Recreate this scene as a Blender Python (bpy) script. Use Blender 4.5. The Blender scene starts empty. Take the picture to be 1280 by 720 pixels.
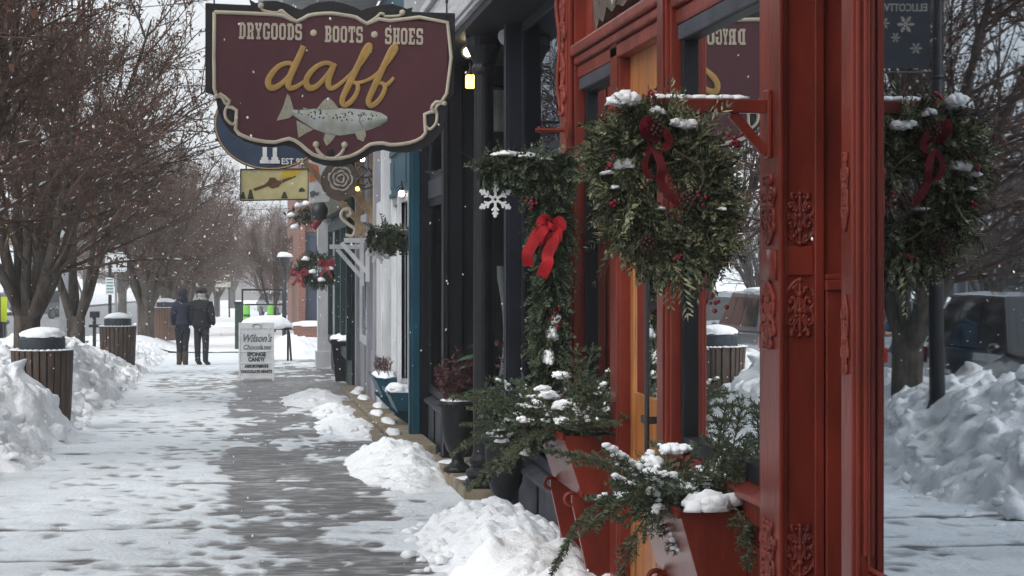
import bpy, bmesh, math, random
import numpy as np
from mathutils import Vector, Matrix, noise as mnoise
rad = math.radians
scene = bpy.context.scene
COL = scene.collection
F, TH, CAMZ, HOR = 2738.0, math.atan(330/2738.0), 1.7, 322.0
FW = Vector((math.sin(TH), math.cos(TH), 0)); RT = Vector((math.cos(TH), -math.sin(TH), 0))
def g(y): return -0.015*y                      # the street falls gently away from the camera
def at(u, v, s):                                # point seen at a pixel of the 1280 photo, s pixels per metre
    d = F/s; p = FW*d + RT*((u-640)/s); p.z = CAMZ + (HOR-v)/s; return p
def onx(u, v, X):                               # the same, on the plane x = X
    a = TH+math.atan((u-640)/F); Y = X/math.tan(a); d = X*FW.x+Y*FW.y
    return Vector((X, Y, CAMZ+(HOR-v)*d/F))

# ------------------------------------------------------------------ materials
M = {}
def _new(name):
    m = bpy.data.materials.new(name); m.use_nodes = True; nt = m.node_tree
    return m, nt, nt.nodes, nt.links, nt.nodes['Principled BSDF']
def mat(name, col, rough=.6, var=.18, scale=6, bump=.12, bscale=45, metal=0, stretch=(1,1,1), col2=None, lo=.35, hi=.65, spec=.5, coat=0, dist=.01, emit=None, estr=0):
    m, nt, N, L, b = _new(name)
    tc = N.new('ShaderNodeTexCoord'); mp = N.new('ShaderNodeMapping'); mp.inputs['Scale'].default_value = stretch
    L.new(tc.outputs['Object'], mp.inputs['Vector'])
    n1 = N.new('ShaderNodeTexNoise'); n1.inputs['Scale'].default_value = scale; n1.inputs['Detail'].default_value = 6; n1.inputs['Roughness'].default_value = .62
    L.new(mp.outputs[0], n1.inputs['Vector'])
    r = N.new('ShaderNodeValToRGB')
    c2 = col2 or tuple(min(1, c*(1+var)) for c in col)
    c1 = col if col2 else tuple(c*(1-var) for c in col)
    r.color_ramp.elements[0].position = lo; r.color_ramp.elements[1].position = hi
    r.color_ramp.elements[0].color = (*c1, 1); r.color_ramp.elements[1].color = (*c2, 1)
    L.new(n1.outputs['Fac'], r.inputs[0]); L.new(r.outputs[0], b.inputs['Base Color'])
    b.inputs['Roughness'].default_value = rough; b.inputs['Metallic'].default_value = metal
    b.inputs['Specular IOR Level'].default_value = spec; b.inputs['Coat Weight'].default_value = coat
    if bump:
        n2 = N.new('ShaderNodeTexNoise'); n2.inputs['Scale'].default_value = bscale; n2.inputs['Detail'].default_value = 5
        L.new(mp.outputs[0], n2.inputs['Vector'])
        bp = N.new('ShaderNodeBump'); bp.inputs['Strength'].default_value = bump; bp.inputs['Distance'].default_value = dist
        L.new(n2.outputs['Fac'], bp.inputs['Height']); L.new(bp.outputs[0], b.inputs['Normal'])
    if emit: b.inputs['Emission Color'].default_value = (*emit, 1); b.inputs['Emission Strength'].default_value = estr
    M[name] = m; return m
def leafmat(name, cols, rough=.6, trans=0):
    m, nt, N, L, b = _new(name)
    ge = N.new('ShaderNodeNewGeometry'); r = N.new('ShaderNodeValToRGB')
    e = r.color_ramp.elements
    for i, (p, c) in enumerate(cols):
        x = e[i] if i < 2 else e.new(p)
        x.position = p; x.color = (*c, 1)
    L.new(ge.outputs['Random Per Island'], r.inputs[0]); L.new(r.outputs[0], b.inputs['Base Color'])
    b.inputs['Roughness'].default_value = rough; b.inputs['Specular IOR Level'].default_value = .3
    M[name] = m; return m
def snowmat(name, col, var, scale, bs):
    m = mat(name, col, .75, var, scale, .55, bs, spec=.25, dist=.03)
    b = m.node_tree.nodes['Principled BSDF']
    b.inputs['Subsurface Weight'].default_value = .4; b.inputs['Subsurface Radius'].default_value = (.8,.9,1); b.inputs['Subsurface Scale'].default_value = .035
    return m
snowmat('snow', (.83,.85,.875), .05, 3, 22)
snowmat('packed_snow', (.77,.81,.855), .10, 2.5, 30)
mat('bank_snow', (.84,.855,.88), .75, .05, 1.9, .6, 24, spec=.25, dist=.03, col2=(.60,.595,.59), lo=.50, hi=.74)
snowmat('thin_snow', (.69,.735,.775), .09, 2.0, 26)
m = M['thin_snow']; N = m.node_tree.nodes; L = m.node_tree.links; b = N['Principled BSDF']; src = b.inputs['Base Color'].links[0].from_socket
at_ = N.new('ShaderNodeAttribute'); at_.attribute_name = 'depth'; rp = N.new('ShaderNodeValToRGB'); L.new(at_.outputs['Fac'], rp.inputs[0])      # slush: the slab shows through where the snow lies thin
rp.color_ramp.elements[0].position = .02; rp.color_ramp.elements[1].position = .62; rp.color_ramp.elements[0].color = (.10,.10,.10,1)
mx = N.new('ShaderNodeMix'); mx.data_type = 'RGBA'; mx.inputs[6].default_value = (.22,.215,.215,1); L.new(rp.outputs[0], mx.inputs[0]); L.new(src, mx.inputs[7]); L.new(mx.outputs[2], b.inputs['Base Color'])
mat('red_paint', (.140,.0205,.0120), .30, .34, 5, .25, 26, coat=0, spec=.25, stretch=(1,1,.35))
mat('red_paint_worn', (.16,.026,.0165), .36, .45, 7, .35, 34, coat=0, spec=.25, stretch=(1,1,.4))
mat('dark_frame', (.006,.007,.010), .5, .4, 8, .12, spec=.2, stretch=(1,1,.3))
mat('slate_paint', (.012,.015,.024), .5, .4, 5, .16, spec=.22, stretch=(1,1,.4))
mat('slate_panel', (.040,.044,.056), .55, .35, 4, .2, spec=.25, stretch=(1,1,.5))
mat('teal_paint', (.004,.052,.082), .45, .3, 5, .15, spec=.3, stretch=(1,1,.4))
mat('lilac_paint', (.25,.25,.285), .6, .2, 4, .15, stretch=(1,1,.3))
mat('white_paint', (.50,.51,.53), .5, .16, 4, .12, stretch=(1,1,.3))
mat('weathered_wood', (.30,.30,.31), .8, .4, 5, .6, 20, stretch=(1,.25,3), col2=(.50,.51,.53))
mat('dark_green_paint', (.006,.018,.020), .5, .3, 5, .12, spec=.25)
mat('tan_wood', (.36,.24,.135), .65, .25, 6, .2, 30, stretch=(1,1,1))
mat('amber_wood', (.33,.125,.032), .34, .35, 5, .15, 30, stretch=(5,5,.6), coat=.25)
mat('carved_wood', (.085,.06,.045), .8, .5, 9, .8, 30)
mat('black_metal', (.012,.012,.014), .45, .3, 9, .15)
mat('black_cast', (.008,.0085,.011), .42, .4, 12, .2, spec=.3)
mat('navy_paint', (.018,.028,.055), .45, .2, 4, .1)
mat('grey_metal', (.22,.23,.24), .55, .15, 6, .1)
mat('galv_metal', (.36,.38,.40), .5, .15, 6, .1)
mat('sandstone', (.20,.165,.115), .85, .35, 5, .5, 25)
mat('concrete', (.052,.050,.049), .5, .5, 2.2, .35, 60, stretch=(.5,1.1,1), col2=(.135,.13,.127), lo=.30, hi=.70)
m = M['concrete']; N = m.node_tree.nodes; L = m.node_tree.links; b = N['Principled BSDF']; src = b.inputs['Base Color'].links[0].from_socket
tc = N.new('ShaderNodeTexCoord'); mp = N.new('ShaderNodeMapping'); mp.inputs['Scale'].default_value = (3.2,6.5,1); L.new(tc.outputs['Object'], mp.inputs['Vector'])
nz = N.new('ShaderNodeTexNoise'); nz.inputs['Scale'].default_value = 1.4; nz.inputs['Detail'].default_value = 7; nz.inputs['Roughness'].default_value = .7; L.new(mp.outputs[0], nz.inputs['Vector'])
rp = N.new('ShaderNodeValToRGB'); rp.color_ramp.elements[0].position = .47; rp.color_ramp.elements[1].position = .66; rp.color_ramp.elements[1].color = (.62,.62,.62,1); L.new(nz.outputs['Fac'], rp.inputs[0])
mx = N.new('ShaderNodeMix'); mx.data_type = 'RGBA'; mx.inputs[7].default_value = (.56,.57,.59,1); L.new(rp.outputs[0], mx.inputs[0]); L.new(src, mx.inputs[6]); L.new(mx.outputs[2], b.inputs['Base Color'])
mat('asphalt', (.10,.10,.105), .7, .4, 1.2, .4, 50, col2=(.30,.31,.33))
mat('maroon_paint', (.078,.018,.026), .55, .12, 3, .06)
mat('sign_black', (.010,.009,.011), .6, .3, 9, .1)
mat('cream_paint', (.50,.44,.34), .6, .12, 9, .1)
mat('gold_paint', (.40,.235,.065), .5, .15, 8, .1)
mat('fish_skin', (.30,.32,.25), .45, .3, 14, .1, col2=(.44,.46,.46))
mat('fish_fin', (.34,.32,.25), .5, .4, 30, .2, stretch=(6,1,1))
mat('fish_back', (.22,.24,.14), .5, .3, 14, .1)
mat('banner_cloth', (.008,.011,.020), .8, .2, 5, .1)
mat('blue_paint', (.022,.040,.075), .5, .25, 5, .1)
mat('pale_paint', (.60,.60,.58), .6, .1, 8, .05)
mat('straw_paint', (.50,.44,.22), .6, .15, 5, .08)
mat('brown_paint', (.11,.045,.018), .6, .3, 6, .1)
mat('yellow_paint', (.55,.38,.02), .6, .1, 6, .05)
mat('olive_paint', (.035,.04,.02), .6, .2, 6, .05)
mat('orange_paint', (.50,.12,.03), .6, .2, 6, .05)
mat('rose_brown', (.05,.032,.024), .6, .3, 6, .1)
mat('rose_grey', (.24,.22,.19), .6, .2, 6, .1)
mat('bin_slat', (.070,.045,.034), .7, .4, 5, .3, 30, stretch=(4,4,.5))
mat('bin_slat_light', (.15,.085,.058), .7, .3, 5, .3, 30, stretch=(4,4,.5))
mat('bin_lid', (.025,.034,.045), .5, .2, 8, .08)
mat('bark', (.034,.028,.024), .95, .45, 10, .9, 24, stretch=(1,1,.3), col2=(.105,.090,.076), spec=.15)
mat('twig', (.100,.069,.055), .9, .4, 4, 0, spec=.15)
mat('far_twig', (.085,.066,.056), .85, .3, 4, 0)
leafmat('brown_leaf', [(0,(.095,.046,.033)),(1,(.21,.10,.064)),(.5,(.14,.069,.048))], .7)
leafmat('cedar', [(0,(.014,.026,.014)),(1,(.34,.33,.19)),(.4,(.055,.074,.042)),(.7,(.155,.165,.09))], .6)
leafmat('fir', [(0,(.020,.040,.026)),(1,(.15,.18,.10)),(.5,(.060,.090,.050))], .55)
leafmat('garland_needle', [(0,(.016,.030,.018)),(1,(.12,.13,.072)),(.5,(.036,.056,.032))], .6)
leafmat('dry_plant', [(0,(.05,.018,.018)),(1,(.16,.06,.06)),(.5,(.08,.03,.035))], .7)
leafmat('broad_leaf', [(0,(.012,.04,.02)),(1,(.03,.085,.035)),(.5,(.02,.06,.025))], .4)
mat('stem_wood', (.09,.06,.035), .8, .3, 10, 0)
mat('red_ribbon', (.27,.006,.010), .62, .25, 14, .3, 60, spec=.2)
mat('dark_ribbon', (.085,.004,.008), .65, .3, 14, .3, 60, spec=.15)
mat('berry', (.20,.008,.022), .3, .3, 20, 0)
mat('pinecone', (.045,.022,.015), .8, .4, 20, .3)
mat('plant_stem', (.05,.035,.03), .8, .3, 10, 0)
mat('brick', (.2,.06,.035), .85)
m = M['brick']; N = m.node_tree.nodes; L = m.node_tree.links
bt = N.new('ShaderNodeTexBrick'); tc = N.new('ShaderNodeTexCoord'); sx = N.new('ShaderNodeSeparateXYZ'); ad = N.new('ShaderNodeMath'); cx = N.new('ShaderNodeCombineXYZ')
L.new(tc.outputs['Object'], sx.inputs[0]); L.new(sx.outputs[0], ad.inputs[0]); L.new(sx.outputs[1], ad.inputs[1]); L.new(ad.outputs[0], cx.inputs[0]); L.new(sx.outputs[2], cx.inputs[1])
L.new(cx.outputs[0], bt.inputs['Vector']); bt.inputs['Scale'].default_value = 4.6
bt.inputs['Color1'].default_value = (.21,.062,.035,1); bt.inputs['Color2'].default_value = (.13,.04,.026,1); bt.inputs['Mortar'].default_value = (.26,.22,.19,1)
L.new(bt.outputs[0], N['Principled BSDF'].inputs['Base Color'])
mat('coat_black', (.005,.006,.010), .85, .3, 8, .5, 14)
mat('coat_navy', (.011,.016,.034), .8, .3, 8, .5, 14)
mat('coat_blue', (.02,.09,.16), .7, .3, 8, .4, 14)
mat('trousers_dark', (.009,.010,.014), .8, .3, 9, .4, 18)
mat('boot_brown', (.055,.036,.026), .6, .3, 9, .2)
mat('boot_black', (.012,.011,.011), .5, .3, 9, .2)
mat('skin', (.42,.24,.17), .5, .1, 9, .05)
mat('grey_hair', (.40,.40,.40), .8, .3, 40, .4, 60)
mat('dark_hair', (.03,.02,.016), .7, .3, 40, .4, 60)
mat('car_black', (.010,.011,.014), .16, .1, 6, 0, coat=.6)
mat('car_silver', (.22,.235,.25), .3, .1, 6, 0, metal=.3, coat=.5)
mat('car_blue', (.05,.075,.10), .22, .1, 6, 0, coat=.6)
mat('car_glass', (.012,.015,.018), .05, 0, 6, 0, spec=.8)
mat('tyre', (.012,.012,.012), .85, .2, 9, .2)
mat('rim', (.28,.29,.30), .35, .1, 9, 0, metal=.7)
mat('tail_red', (.35,.01,.01), .2, .1, 9, 0)
mat('head_clear', (.55,.57,.6), .15, .1, 9, 0)
mat('lime_paint', (.18,.55,.05), .5, .1, 8, .05)
mat('post_green', (.012,.035,.022), .5, .2, 8, .1)
mat('hi_vis', (.62,.75,.02), .5, .05, 8, 0)
mat('sign_white', (.62,.64,.65), .45, .06, 8, 0)
mat('sign_green', (.01,.20,.16), .45, .06, 8, 0)
mat('ink', (.012,.012,.013), .6, .1, 8, 0)
mat('grey_ink', (.10,.10,.11), .6, .1, 8, 0)
mat('red_ink', (.30,.03,.02), .6, .1, 8, 0)
mat('board_white', (.46,.48,.50), .5, .12, 6, .05)
mat('frame_white', (.52,.53,.54), .5, .1, 6, .05)
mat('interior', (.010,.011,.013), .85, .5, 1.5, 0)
mat('interior_cloth', (.75,.74,.72), .8, .2, 4, .2)
mat('lamp_glow', (.9,.8,.6), .4, .05, 5, 0, emit=(1,.82,.55), estr=7)
mat('bulb_glow', (.9,.7,.2), .4, .05, 5, 0, emit=(1,.66,.10), estr=4)
mat('barn_red', (.12,.035,.03), .8, .2, 3, .2)
mat('wall_cream', (.42,.40,.35), .8, .12, 2, .2)
mat('wall_grey', (.25,.26,.27), .8, .12, 2, .2)
mat('wall_blue', (.12,.16,.20), .8, .12, 2, .2)
mat('flake', (.9,.92,.95), .6, .02, 5, 0)
def glassmat(name, ior, tint, rough=0.0, gcol=(.92,.95,.97)):
    m = bpy.data.materials.new(name); m.use_nodes = True; nt = m.node_tree; N = nt.nodes; L = nt.links
    N.remove(N['Principled BSDF']); out = N['Material Output']
    fr = N.new('ShaderNodeFresnel'); fr.inputs['IOR'].default_value = ior
    tr = N.new('ShaderNodeBsdfTransparent'); tr.inputs[0].default_value = (*tint, 1)
    gl = N.new('ShaderNodeBsdfGlossy'); gl.inputs['Roughness'].default_value = rough; gl.inputs['Color'].default_value = (*gcol, 1)
    tc = N.new('ShaderNodeTexCoord'); n2 = N.new('ShaderNodeTexNoise'); n2.inputs['Scale'].default_value = 1.3; n2.inputs['Detail'].default_value = 1
    bp = N.new('ShaderNodeBump'); bp.inputs['Strength'].default_value = .05; bp.inputs['Distance'].default_value = .02
    L.new(tc.outputs['Object'], n2.inputs['Vector']); L.new(n2.outputs['Fac'], bp.inputs['Height']); L.new(bp.outputs[0], gl.inputs['Normal'])
    mx = N.new('ShaderNodeMixShader'); L.new(fr.outputs[0], mx.inputs[0]); L.new(tr.outputs[0], mx.inputs[1]); L.new(gl.outputs[0], mx.inputs[2]); L.new(mx.outputs[0], out.inputs['Surface'])
    M[name] = m; return m
glassmat('glass', 2.0, (.5,.53,.55))
glassmat('street_glass', 1.66, (.35,.38,.41), .012, gcol=(.52,.57,.62))
glassmat('dim_glass', 1.3, (.45,.48,.52), gcol=(.24,.26,.30))
glassmat('clear_glass', 1.5, (.9,.93,.93))

# ------------------------------------------------------------------ mesh helpers
_ico = {}
def ico(n):
    if n not in _ico:
        bm = bmesh.new(); bmesh.ops.create_icosphere(bm, subdivisions=n, radius=1)
        _ico[n] = ([v.co.copy() for v in bm.verts], [[v.index for v in f.verts] for f in bm.faces]); bm.free()
    return _ico[n]
ORG = {}
class MB:
    def __init__(s): s.v = []; s.f = []; s.m = []; s.mi = 0; s.cuts = []
    def cut(s):                                  # what follows is a separate piece: an object of its own when built
        if s.f: s.cuts.append((len(s.v), len(s.f)))
        return s
    def add(s, vs, fs):
        o = len(s.v); s.v.extend([tuple(p) for p in vs])
        for f in fs: s.f.append([i+o for i in f]); s.m.append(s.mi)
        return s
    def box(s, x0, x1, y0, y1, z0, z1):
        return s.add([(x,y,z) for z in (z0,z1) for y in (y0,y1) for x in (x0,x1)], [(0,2,3,1),(4,5,7,6),(0,1,5,4),(2,6,7,3),(0,4,6,2),(1,3,7,5)])
    def gbox(s, x0, x1, y0, y1, a, b):           # box whose top and bottom follow the street's fall
        vs = [(x,y,g(y)+z) for z in (a,b) for y in (y0,y1) for x in (x0,x1)]
        return s.add(vs, [(0,2,3,1),(4,5,7,6),(0,1,5,4),(2,6,7,3),(0,4,6,2),(1,3,7,5)])
    def bar(s, p, q, w, h, up=(0,0,1)):
        p = Vector(p); q = Vector(q); d = (q-p).normalized(); a = d.cross(Vector(up))
        if a.length < 1e-4: a = d.cross(Vector((1,0,0)))
        a.normalize(); b = a.cross(d); a *= w/2; b *= h/2
        return s.add([p-a-b,p+a-b,p+a+b,p-a+b,q-a-b,q+a-b,q+a+b,q-a+b], [(3,2,1,0),(4,5,6,7),(0,1,5,4),(1,2,6,5),(2,3,7,6),(3,0,4,7)])
    def tube(s, pts, rs, n=6, cap=True, flat=None):
        pts = [Vector(p) for p in pts]
        if not hasattr(rs, '__len__'): rs = [rs]*len(pts)
        o = len(s.v); a = None
        for i, p in enumerate(pts):
            d = (pts[min(i+1,len(pts)-1)]-pts[max(i-1,0)])
            d = d.normalized() if d.length > 1e-9 else Vector((0,0,1))
            if a is None:
                a = d.cross(Vector((0,0,1)) if abs(d.z) < .9 else Vector((1,0,0))).normalized()
            else:
                a = a-d*a.dot(d)
                a = a.normalized() if a.length > 1e-6 else d.cross(Vector((.3,.5,.8))).normalized()
            b = d.cross(a)
            for k in range(n):
                t = 2*math.pi*k/n; q = (a*math.cos(t)+b*math.sin(t))*rs[i]
                if flat: q = Vector((q.x*flat[0], q.y*flat[1], q.z*flat[2]))
                s.v.append(tuple(p+q))
        for i in range(len(pts)-1):
            for k in range(n):
                s.f.append([o+i*n+k, o+i*n+(k+1)%n, o+(i+1)*n+(k+1)%n, o+(i+1)*n+k]); s.m.append(s.mi)
        if cap:
            s.f.append([o+k for k in range(n)][::-1]); s.m.append(s.mi)
            e = o+(len(pts)-1)*n; s.f.append([e+k for k in range(n)]); s.m.append(s.mi)
        return s
    def lathe(s, c, prof, n=20, sx=1, sy=1):
        o = len(s.v)
        for r, z in prof:
            for k in range(n):
                t = 2*math.pi*k/n; s.v.append((c[0]+r*sx*math.cos(t), c[1]+r*sy*math.sin(t), c[2]+z))
        for i in range(len(prof)-1):
            for k in range(n):
                s.f.append([o+i*n+k, o+i*n+(k+1)%n, o+(i+1)*n+(k+1)%n, o+(i+1)*n+k]); s.m.append(s.mi)
        s.f.append([o+k for k in range(n)][::-1]); s.m.append(s.mi)
        e = o+(len(prof)-1)*n; s.f.append([e+k for k in range(n)]); s.m.append(s.mi)
        return s
    def prism(s, poly, fn, d0, d1):               # poly of 2d points, fn(a, b, depth) -> point
        n = len(poly)
        s.add([fn(a,b,d0) for a,b in poly]+[fn(a,b,d1) for a,b in poly],
              [list(range(n))[::-1], list(range(n,2*n))]+[(i,(i+1)%n,n+(i+1)%n,n+i) for i in range(n)])
        return s
    def blob(s, c, r, seed=0, amp=.22, n=3, freq=1.7, flatten=-.35):
        vs, fs = ico(n); c = Vector(c); out = []
        for v in vs:
            k = 1+amp*mnoise.noise(v*freq+Vector((seed*7.3,seed*3.1,seed)))+amp*.45*mnoise.noise(v*freq*2.7+Vector((seed,seed*2.2,5)))
            z = v.z if v.z > flatten else flatten+(v.z-flatten)*.15
            out.append((c.x+v.x*r[0]*k, c.y+v.y*r[1]*k, c.z+z*r[2]*k))
        return s.add(out, fs)
    def ball(s, c, r, n=2, sc=(1,1,1)):
        vs, fs = ico(n); return s.add([(c[0]+v.x*r*sc[0], c[1]+v.y*r*sc[1], c[2]+v.z*r*sc[2]) for v in vs], fs)
    def build(s, name, mats, parent=None, smooth=False, bevel=0, org=None):
        if s.cuts:
            cs = [(0,0)]+s.cuts+[(len(s.v),len(s.f))]; last = None
            for (v0,f0),(v1,f1) in zip(cs, cs[1:]):
                if f1 <= f0: continue
                q = MB(); q.v = s.v[v0:v1]; q.f = [[i-v0 for i in f] for f in s.f[f0:f1]]; q.m = s.m[f0:f1]; last = q.build(name, mats, parent, smooth, bevel, org)
            return last
        if not isinstance(mats, (list, tuple)): mats = [mats]
        off = ORG.get(parent.name) if parent else (org or Vector((0,0,0)))
        me = bpy.data.meshes.new(name)
        me.from_pydata([(x-off[0],y-off[1],z-off[2]) for x,y,z in s.v], [], s.f)
        for mm in mats: me.materials.append(M[mm])
        if len(mats) > 1: me.polygons.foreach_set('material_index', s.m)
        if smooth: me.polygons.foreach_set('use_smooth', [True]*len(s.f))
        me.update()
        o = bpy.data.objects.new(name, me); COL.objects.link(o)
        if parent: o.parent = parent
        else: o.location = off
        ORG[o.name] = Vector(off)
        if bevel:
            bv = o.modifiers.new('bevel', 'BEVEL'); bv.width = bevel; bv.segments = 2; bv.limit_method = 'ANGLE'; bv.angle_limit = rad(40)
        return o
def tag(o, label, cat, group=None, kind=None):
    if label: o['label'] = label
    if cat: o['category'] = cat
    if group: o['group'] = group
    if kind: o['kind'] = kind
    return o
def thing(name, label, cat, loc=(0,0,0), group=None):
    o = bpy.data.objects.new(name, None); o.empty_display_size = .2; COL.objects.link(o); o.location = loc
    ORG[o.name] = Vector(loc); return tag(o, label, cat, group)
def kids(o): return [c for c in bpy.data.objects if c.parent == o]
def copy_tree(o, parent=None):
    c = o.copy(); COL.objects.link(c)
    if parent: c.parent = parent
    for ch in kids(o): copy_tree(ch, c)
    return c
def spline(pts, k=6):                              # Catmull-Rom through points
    P = [Vector(p) for p in pts]; P = [P[0]*2-P[1]]+P+[P[-1]*2-P[-2]]; out = []
    for i in range(1, len(P)-2):
        for j in range(k):
            t = j/k; a,b,c,d = P[i-1],P[i],P[i+1],P[i+2]
            out.append(.5*((2*b)+(c-a)*t+(2*a-5*b+4*c-d)*t*t+(3*b-a-3*c+d)*t**3))
    out.append(P[-2]); return out
def text_poly(txt, size, extrude=0.0, shear=0, bold=0):
    cu = bpy.data.curves.new('tmp', 'FONT'); cu.body = txt; cu.size = size; cu.extrude = extrude; cu.shear = shear; cu.offset = bold; cu.resolution_u = 3
    cu.align_x = 'CENTER'; cu.align_y = 'CENTER'
    o = bpy.data.objects.new('tmp', cu); COL.objects.link(o)
    dg = bpy.context.evaluated_depsgraph_get(); dg.update()
    me = bpy.data.meshes.new_from_object(o.evaluated_get(dg))
    vs = [v.co.copy() for v in me.vertices]; fs = [list(p.vertices) for p in me.polygons]
    bpy.data.objects.remove(o); bpy.data.curves.remove(cu); bpy.data.meshes.remove(me)
    return vs, fs
def text_on(mb, txt, size, c, right, up, width=None, shear=0, bold=0, ext=.002):
    vs, fs = text_poly(txt, size, ext, shear, bold); c = Vector(c); r = Vector(right); u = Vector(up); n = r.cross(u)
    sx = 1
    if width: sx = width/max(1e-6, max(v.x for v in vs)-min(v.x for v in vs))
    mb.add([c+r*(v.x*sx)+u*v.y+n*v.z for v in vs], fs); return mb
def skin_mesh(pts, edges, radii, sub=2):
    me = bpy.data.meshes.new('tmp'); me.from_pydata([tuple(p) for p in pts], edges, [])
    o = bpy.data.objects.new('tmp', me); COL.objects.link(o)
    o.modifiers.new('s', 'SKIN'); sv = me.skin_vertices[0].data
    for i, r in enumerate(radii):
        sv[i].radius = r if hasattr(r, '__len__') else (r, r); sv[i].use_root = (i == 0)
    ss = o.modifiers.new('u', 'SUBSURF'); ss.levels = sub; ss.render_levels = sub
    dg = bpy.context.evaluated_depsgraph_get(); dg.update()
    m2 = bpy.data.meshes.new_from_object(o.evaluated_get(dg))
    vs = [v.co.copy() for v in m2.vertices]; fs = [list(p.vertices) for p in m2.polygons]
    bpy.data.objects.remove(o); bpy.data.meshes.remove(me); bpy.data.meshes.remove(m2)
    return vs, fs
# numpy value noise
def vn(x, y, seed):
    r = np.random.RandomState(seed).rand(256, 256)
    xi = np.floor(x).astype(int); yi = np.floor(y).astype(int); fx = x-xi; fy = y-yi
    fx = fx*fx*(3-2*fx); fy = fy*fy*(3-2*fy)
    A = r[xi%256, yi%256]; B = r[(xi+1)%256, yi%256]; C = r[xi%256, (yi+1)%256]; D = r[(xi+1)%256, (yi+1)%256]
    return (A*(1-fx)+B*fx)*(1-fy)+(C*(1-fx)+D*fx)*fy
def fbm(x, y, seed, o=4):
    t = 0; a = .5; s = 0
    for i in range(o): t = t+a*vn(x*2**i+i*17.3, y*2**i+i*9.1, seed+i); s += a; a *= .5
    return t/s
def billow(x, y, seed, o=4):
    t = 0; a = .5; s = 0
    for i in range(o): t = t+a*np.abs(2*vn(x*2**i+i*17.3, y*2**i+i*9.1, seed+i)-1); s += a; a *= .5
    return t/s
def sm(x, a, b):
    t = np.clip((x-a)/(b-a), 0, 1); return t*t*(3-2*t)
def grid_obj(name, xs, ys, Z, matname, smooth=True, cut=None, depth=None, dX=None):
    nx, ny = len(xs), len(ys)
    XX, YY = np.meshgrid(xs, ys)
    if dX is not None: XX = XX+dX
    v = np.stack([XX, YY, Z], -1).reshape(-1, 3)
    i = np.arange(nx*ny).reshape(ny, nx)
    q = np.stack([i[:-1,:-1], i[:-1,1:], i[1:,1:], i[1:,:-1]], -1).reshape(-1, 4)
    if cut is not None:
        k = cut.reshape(-1)[q].any(1); q = q[k]
        used = np.unique(q); rm = np.full(nx*ny, -1); rm[used] = np.arange(len(used)); v = v[used]; q = rm[q]
    me = bpy.data.meshes.new(name); me.vertices.add(len(v)); me.vertices.foreach_set('co', v.astype(np.float32).ravel())
    me.loops.add(q.size); me.loops.foreach_set('vertex_index', q.astype(np.int32).ravel())
    me.polygons.add(len(q)); me.polygons.foreach_set('loop_start', np.arange(0, q.size, 4, dtype=np.int32))
    me.update(calc_edges=True); me.validate()
    if smooth: me.polygons.foreach_set('use_smooth', [True]*len(me.polygons))
    me.materials.append(M[matname])
    if depth is not None:
        dv = depth.reshape(-1); dv = dv[used] if cut is not None else dv
        me.attributes.new('depth', 'FLOAT', 'POINT').data.foreach_set('value', dv.astype(np.float32))
    o = bpy.data.objects.new(name, me); COL.objects.link(o); return o
# ------------------------------------------------------------------ ground and snow
def sheet(name, x0, x1, y0, y1, dz, m, ny=2):
    xs = np.array([x0, x1]); ys = np.linspace(y0, y1, ny); XX, YY = np.meshgrid(xs, ys)
    return tag(grid_obj(name, xs, ys, -0.015*YY+dz, m, False), None, None, kind='structure')
sheet('ground', -300, 300, -35, 600, -.09, 'packed_snow')
sheet('sidewalk', -4.3, 3.4, -30, 62, 0.0, 'concrete')
sheet('road', -16.5, -4.9, -30, 420, -.05, 'asphalt')
# thin trodden snow on the pavement
xs = np.arange(-2.5, 2.2, .03); ys = np.concatenate([np.arange(3, 12.5, .08), np.arange(12.5, 30, .035), np.arange(30, 62.1, .09)])
X, Y = np.meshgrid(xs, ys); rs = np.random.RandomState(4)
n1 = fbm(X*4.5+30, Y*2.2+10, 11, 5); n2 = fbm(X*1.1+5, Y*.55+3, 23, 4); n3 = fbm(X*2.0+9, Y*9+40, 37, 4)
left = 1-sm(X+.6*(n2-.5)+.22*(n1-.5)+.25*(fbm(Y*.22,Y*0,77,2)-.5), -.34, -.10)
swept = sm(Y+3*(n2-.5), 20.5, 23.5)*(1-sm(Y, 44, 50))            # shovelled strip along the shops
mid = (1-sm(Y+2.5*(n2-.5), 20, 23))
c = np.where(left > .5, .235, 0)*1.0
c = left*.36+(1-left)*(swept*-.26+mid*(.02-.10*sm(X,-.1,.15)*(1-sm(X,.75,1.1))+.9*(fbm(X*2.6+2,Y*1.1+6,333,4)-.5)+.10*sm(Y, 12.0, 14.5)*(1-sm(Y,15.5,17))-.06*sm(Y,17,19.5)))
c = c+(1-left)*swept*.55*sm(fbm(X*3+7,Y*1.4+2,343,4), .56, .68)
c = c+.16*sm(Y, 46, 50)
c = c-.34*np.exp(-((Y-39.5)/2.6)**2)*(1-sm(Y,43,46))                 # wet band across by the sandwich board
c = c+(n1-.5)*.95+(n2-.5)*.45+(n3-.5)*.45
c = c+.30*sm(X, .9, 1.5)*(1-sm(Y, 18.5, 20.5))+.25*(1-sm(X, -2.2, -1.8))
for k in range(1, 34):                                               # expansion joints where the wind has bared the slab
    y0 = 3+k*1.83; c = c-(.36+.25*(k%3==0))*np.exp(-((Y-y0)/(.06+.10*rs.rand()))**2)*sm(vn(X*.9+k*3.1, X*0+k, 50), .42, .72)
c = c-.5*np.exp(-((Y-26.2)/2.6)**2)*sm(n3*.6+n1*.4, .46, .66)*sm(-X, .9, 1.2)*(1-sm(-X,1.85,2.1))
h = .016*np.tanh(c*4.2)+.003*n1
h = h-.008*sm(fbm(X*5+3, Y*5+8, 555, 4), .52, .74)*(.4+.6*sm(n2,.35,.6))
fp = np.zeros_like(X)
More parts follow.
